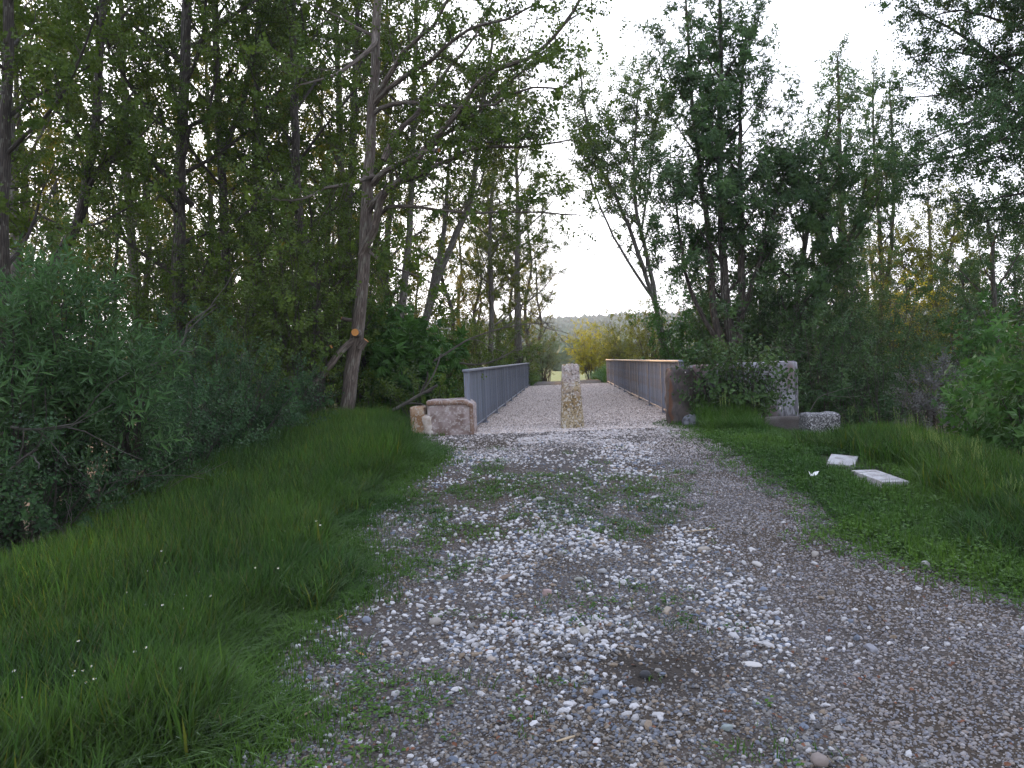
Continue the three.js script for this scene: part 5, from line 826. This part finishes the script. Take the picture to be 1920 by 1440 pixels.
  for (let k = 0; k < 3500; k++) { const z = 0.5 - 13 * r(), s = r() < 0.5 ? -1 : 1, x = s * (4 + 3.5 * r()); r() < 0.5 ? add(L.tall[k % 4], x, z, 1.3, 0.5 + 0.6 * r(), green(x, z)) : add(L.herb[k % 2], x, z, 3, 3.5, green(x, z)); }
  const lab = (o, t) => tag(o, t, 'grass', 'grass and weeds', 'stuff');
  lab(joined('grass', TALL, grassMat, L.tall), 'tall green grass of the verges on both sides');
  TURF.forEach((g, k) => lab(scatter('verge_grass', g, grassMat, turf[k]), 'tall dense grass inside the verges'));
  lab(joined('short_grass', SHORT, grassMat, L.short), 'short grass tufts growing through the gravel');
  lab(joined('weeds', HERB, grassMat, L.herb), 'low leafy weeds along the path');
  lab(joined('broad_weeds', BROAD, grassMat, L.broad), 'broad-leaved weeds among the verge grass');
  lab(joined('seeding_grass', SEEDS, grassMat, L.seed), 'flowering grass stalks along the right verge');
}
// daisies in the left verge
{
  const r = rng(12), pet = std([0.8, 0.8, 0.78], 0.8, { side: THREE.DoubleSide });
  const s = new Soup(); for (let k = 0; k < 12; k++) { const a = k / 12 * 6.283; addLeaf(s, V(0, 0, 0), V(Math.cos(a), 0.15, Math.sin(a)), UP, 'lance', 0.009, 0.0045, 1, 0.1, 0); }
  const g = s.geo(), cg = new THREE.SphereGeometry(0.0028, 6, 4), cm = std([0.6, 0.4, 0.03], 0.8), sg = new THREE.CylinderGeometry(0.001, 0.001, 0.2, 4), smat = std([0.05, 0.1, 0.02], 0.8);
  for (let k = 0; k < 52; k++) {
    const cl = [[-2.0, -3.2], [-2.35, -3.25], [-2.3, -4.3], [-2.75, -4.7], [-2.5, -4.1], [-3.1, -5.0], [-2.0, -5.6], [-3.0, -3.4], [-2.1, -4.6], [-2.9, -5.4]][k % 10], x = cl[0] + (r() - 0.5) * 0.5, z = cl[1] + (r() - 0.5) * 0.5, y = height(x, z) + 0.17 + r() * 0.08;
    const t = thing('daisy', 'small white daisy in the left verge grass', 'flower', [x, y, z], 'daisies in the left verge grass'); t.rotation.set(0.3 + 0.3 * (r() - 0.5), r() * 6, 0.3 * (r() - 0.5));
    mesh('petals', g, pet, t); mesh('centre', cg, cm, t).position.y = 0.002; mesh('stem', sg, smat, t).position.y = -0.1;
  }
}
// ------------------------------------------------------------------ dead wood, litter
function stick(name, label, pts, r0, r1, mat = BARK[1], cat = 'branch', side = 0) {
  const b = V(...pts[0]), t = thing(name, label, cat, b.toArray()), w = new Wood(b), r = rng(pts.length * 13 + Math.round(r0 * 5000) + Math.round(pts[0][0] * 90)), p = smoothLine(pts, 0.12, r, r0 * 0.8), n = p.length - 1;
  w.tube(p, p.map((_, i) => mix(r0, r1, i / n)), 6);
  for (let k = 0; k < side; k++) { const i = Math.floor((0.15 + 0.8 * r()) * n), d = p[Math.min(n, i + 1)].clone().sub(p[i]).normalize().add(rdir(r).multiplyScalar(0.9)).normalize(), l = 0.25 + r() * 0.6, q = [p[i].clone()]; for (let j = 0; j < 4; j++) { d.addScaledVector(rdir(r), 0.3).normalize(); q.push(q[j].clone().addScaledVector(d, l / 4)); } w.tube(q, q.map((_, j) => r1 * 0.9 + (r0 * 0.45 - r1 * 0.9) * (1 - j / 4)), 4); }
  mesh('wood', w.geo(), mat, t); return t;
}
stick('fallen_branch', 'dark cut branch slanting up behind the left concrete block', [[-2.97, 0.33, -12.7], [-2.5, 0.57, -12.7], [-2.16, 0.74, -12.7]], 0.035, 0.02, BARK[1], 'branch', 4);
stick('dead_branch', 'pale dead branch arching over the near end of the left railing', [[-2.72, 1.04, -14.5], [-2.23, 1.33, -14.5], [-1.8, 1.56, -14.5], [-1.27, 1.72, -14.5], [-0.64, 1.81, -14.5], [-0.13, 1.8, -14.5]], 0.025, 0.008, BARK[1], 'branch', 5);
stick('dead_branch', 'thin bare branch hanging low behind the left railing', [[-2.38, 1.11, -17.0], [-1.95, 1.05, -17.0], [-1.52, 1.14, -17.0], [-1.08, 1.36, -17.0], [-0.77, 1.65, -17.0]], 0.022, 0.008, BARK[1], 'branch', 5);
stick('dead_branch', 'bare drooping twigs hanging in the sky gap over the bridge end', [[-1.55, 3.1, -24.0], [-0.88, 2.56, -24.0], [-0.22, 2.01, -24.0], [0.13, 1.49, -24.0]], 0.025, 0.006, BARK[1], 'branch', 7);
stick('dead_branch', 'grey crooked dead branch in front of the hawthorn', [[-5.3, 1.21, -9.2], [-4.97, 1.36, -9.2], [-4.79, 1.52, -9.2], [-4.74, 1.73, -9.2], [-4.56, 1.85, -9.2], [-4.34, 1.98, -9.2]], 0.016, 0.007, BARK[1], 'branch', 4);
stick('dead_branch', 'dead horizontal twig low at the left edge', [[-4.44, 0.74, -5.7], [-4.27, 0.71, -5.7], [-4.04, 0.73, -5.7], [-3.82, 0.76, -5.7]], 0.012, 0.004, BARK[1], 'branch', 5);
stick('dead_branch', 'pale dead stick poking from the shaded left bush', [[-4.31, 0.42, -5.5], [-4.22, 0.5, -5.5], [-4.08, 0.57, -5.5]], 0.012, 0.006, BARK[1], 'branch', 4);
stick('dead_twig', 'bare forked twigs standing at the edge of the tall grass', [[-4.12, -0.25, -6.2], [-4.07, 0.03, -6.2], [-3.97, 0.21, -6.2], [-3.82, 0.3, -6.2], [-3.7, 0.28, -6.2]], 0.009, 0.003, BARK[1], 'branch', 9);
stick('dead_twig', 'lowest bare twigs beside the dark corner of the slope', [[-4.1, -0.48, -5.7], [-4.06, -0.26, -5.7], [-4.03, -0.13, -5.7], [-4.09, -0.07, -5.7]], 0.008, 0.003, BARK[1], 'branch', 8);
stick('dead_twig', 'bare twigs right of the forked ones at the grass edge', [[-4.08, -0.31, -6.8], [-3.97, -0.14, -6.8], [-3.86, -0.04, -6.8], [-3.76, 0.02, -6.8]], 0.007, 0.003, BARK[1], 'branch', 8);
stick('dead_bramble', 'pale arching bramble stem above the parapet wall', [[2.83, 0.92, -11.6], [3.0, 1.06, -11.6], [3.28, 1.15, -11.6], [3.51, 1.12, -11.6]], 0.006, 0.003, BARK[1], 'branch', 2);
stick('dead_bramble', 'thin arching stem right of the parapet wall', [[3.59, 0.19, -11.2], [3.71, 0.38, -11.2], [3.91, 0.45, -11.2], [4.21, 0.52, -11.2]], 0.006, 0.003, BARK[1], 'branch', 2);
stick('fallen_log', 'weathered low log lying behind the left verge grass', [[-3.62, 0.0, -12.7], [-3.32, 0.01, -12.7], [-2.96, 0.02, -12.7]], 0.06, 0.05, BARK[1], 'branch', 0);
{
  const chip = std([0.42, 0.22, 0.08], 0.8), pale = std([0.35, 0.27, 0.18], 0.9);
  for (const [x, z, l, a, m, label] of [[-1.42, -4.45, 0.11, 1.3, chip, 'orange wood splinter at the left grass edge'], [-1.15, -3.9, 0.10, 2.3, chip, 'broken orange wood chip on the bare soil'], [-0.05, -3.0, 0.09, 0.5, pale, 'thin pale stick on the near gravel'], [-1.2, -3.15, 0.10, 1.0, pale, 'dull stick on the gravel at the lower left'], [1.05, -6.1, 0.3, 0.3, pale, 'long thin twig lying on the right track']]) {
    const o = mesh('wood_splinter', roughBox(l, 0.008, 0.012, { seg: 0.012, amp: 0.004, round: 0.004, seed: l * 90, fine: 0.002, shape: (v) => { v.z *= 1.2 - Math.abs(v.x) / l * 1.6; } }), m); o.position.set(x, height(x, z) + 0.012, z); o.rotation.y = a; tag(o, label, 'splinter');
  }
  const s = new Soup(), k = [1, 1, 1]; // crumpled scrap of white paper
  const pp = [V(-0.04, 0.05, 0), V(-0.03, 0.0, 0.02), V(-0.01, 0.01, -0.02), V(0.01, 0.0, 0.02), V(0.025, 0.035, -0.01), V(0.06, 0.045, 0.01), V(0.035, 0.01, 0.025)];
  for (const [a, b, c] of [[0, 1, 2], [2, 1, 3], [2, 3, 4], [4, 3, 6], [4, 6, 5]]) s.tri(pp[a], pp[b], pp[c], k);
  const o = mesh('paper_scrap', s.geo(), std([0.8, 0.8, 0.8], 0.9, { side: THREE.DoubleSide })); o.position.set(2.44, height(2.44, -7.6) + 0.05, -7.6); tag(o, 'crumpled white paper scrap at the right verge', 'litter');
}
// fallen brown leaves
{
  const r = rng(31), s = new Soup(); addLeaf(s, V(0, 0, 0), V(1, 0.1, 0), UP, 'oval', 0.035, 0.024, 1, 0.4, 0.3); const list = [];
  for (let k = 0; k < 420; k++) { const z = -2.3 - 7 * r() * r(), x = mix(-2, 2.2, r()), j = 0.6 + r() * 0.7; list.push({ m: new THREE.Matrix4().compose(V(x, height(x, z) + 0.012, z), new THREE.Quaternion().setFromEuler(new THREE.Euler((r() - 0.5), r() * 6, (r() - 0.5))), V(1, 1, 1).multiplyScalar(0.35 + r() * 0.5)), c: [0.13 * j, 0.05 * j, 0.025 * j] }); }
  tag(scatter('leaf_litter', s.geo(), std([1, 1, 1], 0.9, { side: THREE.DoubleSide }), list), 'reddish fallen leaves scattered on the gravel', 'leaves', 'leaf litter', 'stuff');
}
// ------------------------------------------------------------------ wooded ridge far beyond the bridge
{
  const r = rng(55), list = [[], []];
  for (let k = 0; k < 9000; k++) { const d = 430 + 620 * r(), x = mix(-420, 330, r()), z = -d, s = 3 + r() * 3.5, j = 0.7 + r() * 0.6; list[k % 2].push({ m: new THREE.Matrix4().compose(V(x, height(x, z) + s * 0.6, z), new THREE.Quaternion().setFromAxisAngle(UP, r() * 6), V(s, s * (0.9 + r() * 0.7), s)), c: [0.055 * j, 0.075 * j, 0.04 * j] }); }
  for (let k = 0; k < 260; k++) { const d = 120 + 300 * r() , x = mix(-120, 90, r()), z = -d; if (Math.abs(x + d * 0.005) < d * 0.012) continue; const s = 1.6 + r() * 2.5, j = 0.7 + r() * 0.6; list[k % 2].push({ m: new THREE.Matrix4().compose(V(x, height(x, z) + s * 0.5, z), new THREE.Quaternion().setFromAxisAngle(UP, r() * 6), V(s, s, s)), c: [0.08 * j, 0.105 * j, 0.05 * j] }); }
  list.forEach((l, k) => { const g = new THREE.IcosahedronGeometry(1, 3); g.deleteAttribute('uv'); g.deleteAttribute('normal'); const m = mergeVertices(g, 1e-4), p = m.attributes.position; for (let i = 0; i < p.count; i++) { const f = 0.6 + 0.8 * noise(p.getX(i) * 3 + k * 9, p.getY(i) * 3, p.getZ(i) * 3); p.setXYZ(i, p.getX(i) * f, p.getY(i) * f, p.getZ(i) * f); } const q = m.toNonIndexed(); q.computeVertexNormals(); tag(scatter('forest', q, std([1, 1, 1], 1), l), 'dark woodland on the far ridge and hedges in the valley', 'woodland', 'far woodland', 'stuff'); });
}
renderer.render(scene, camera);
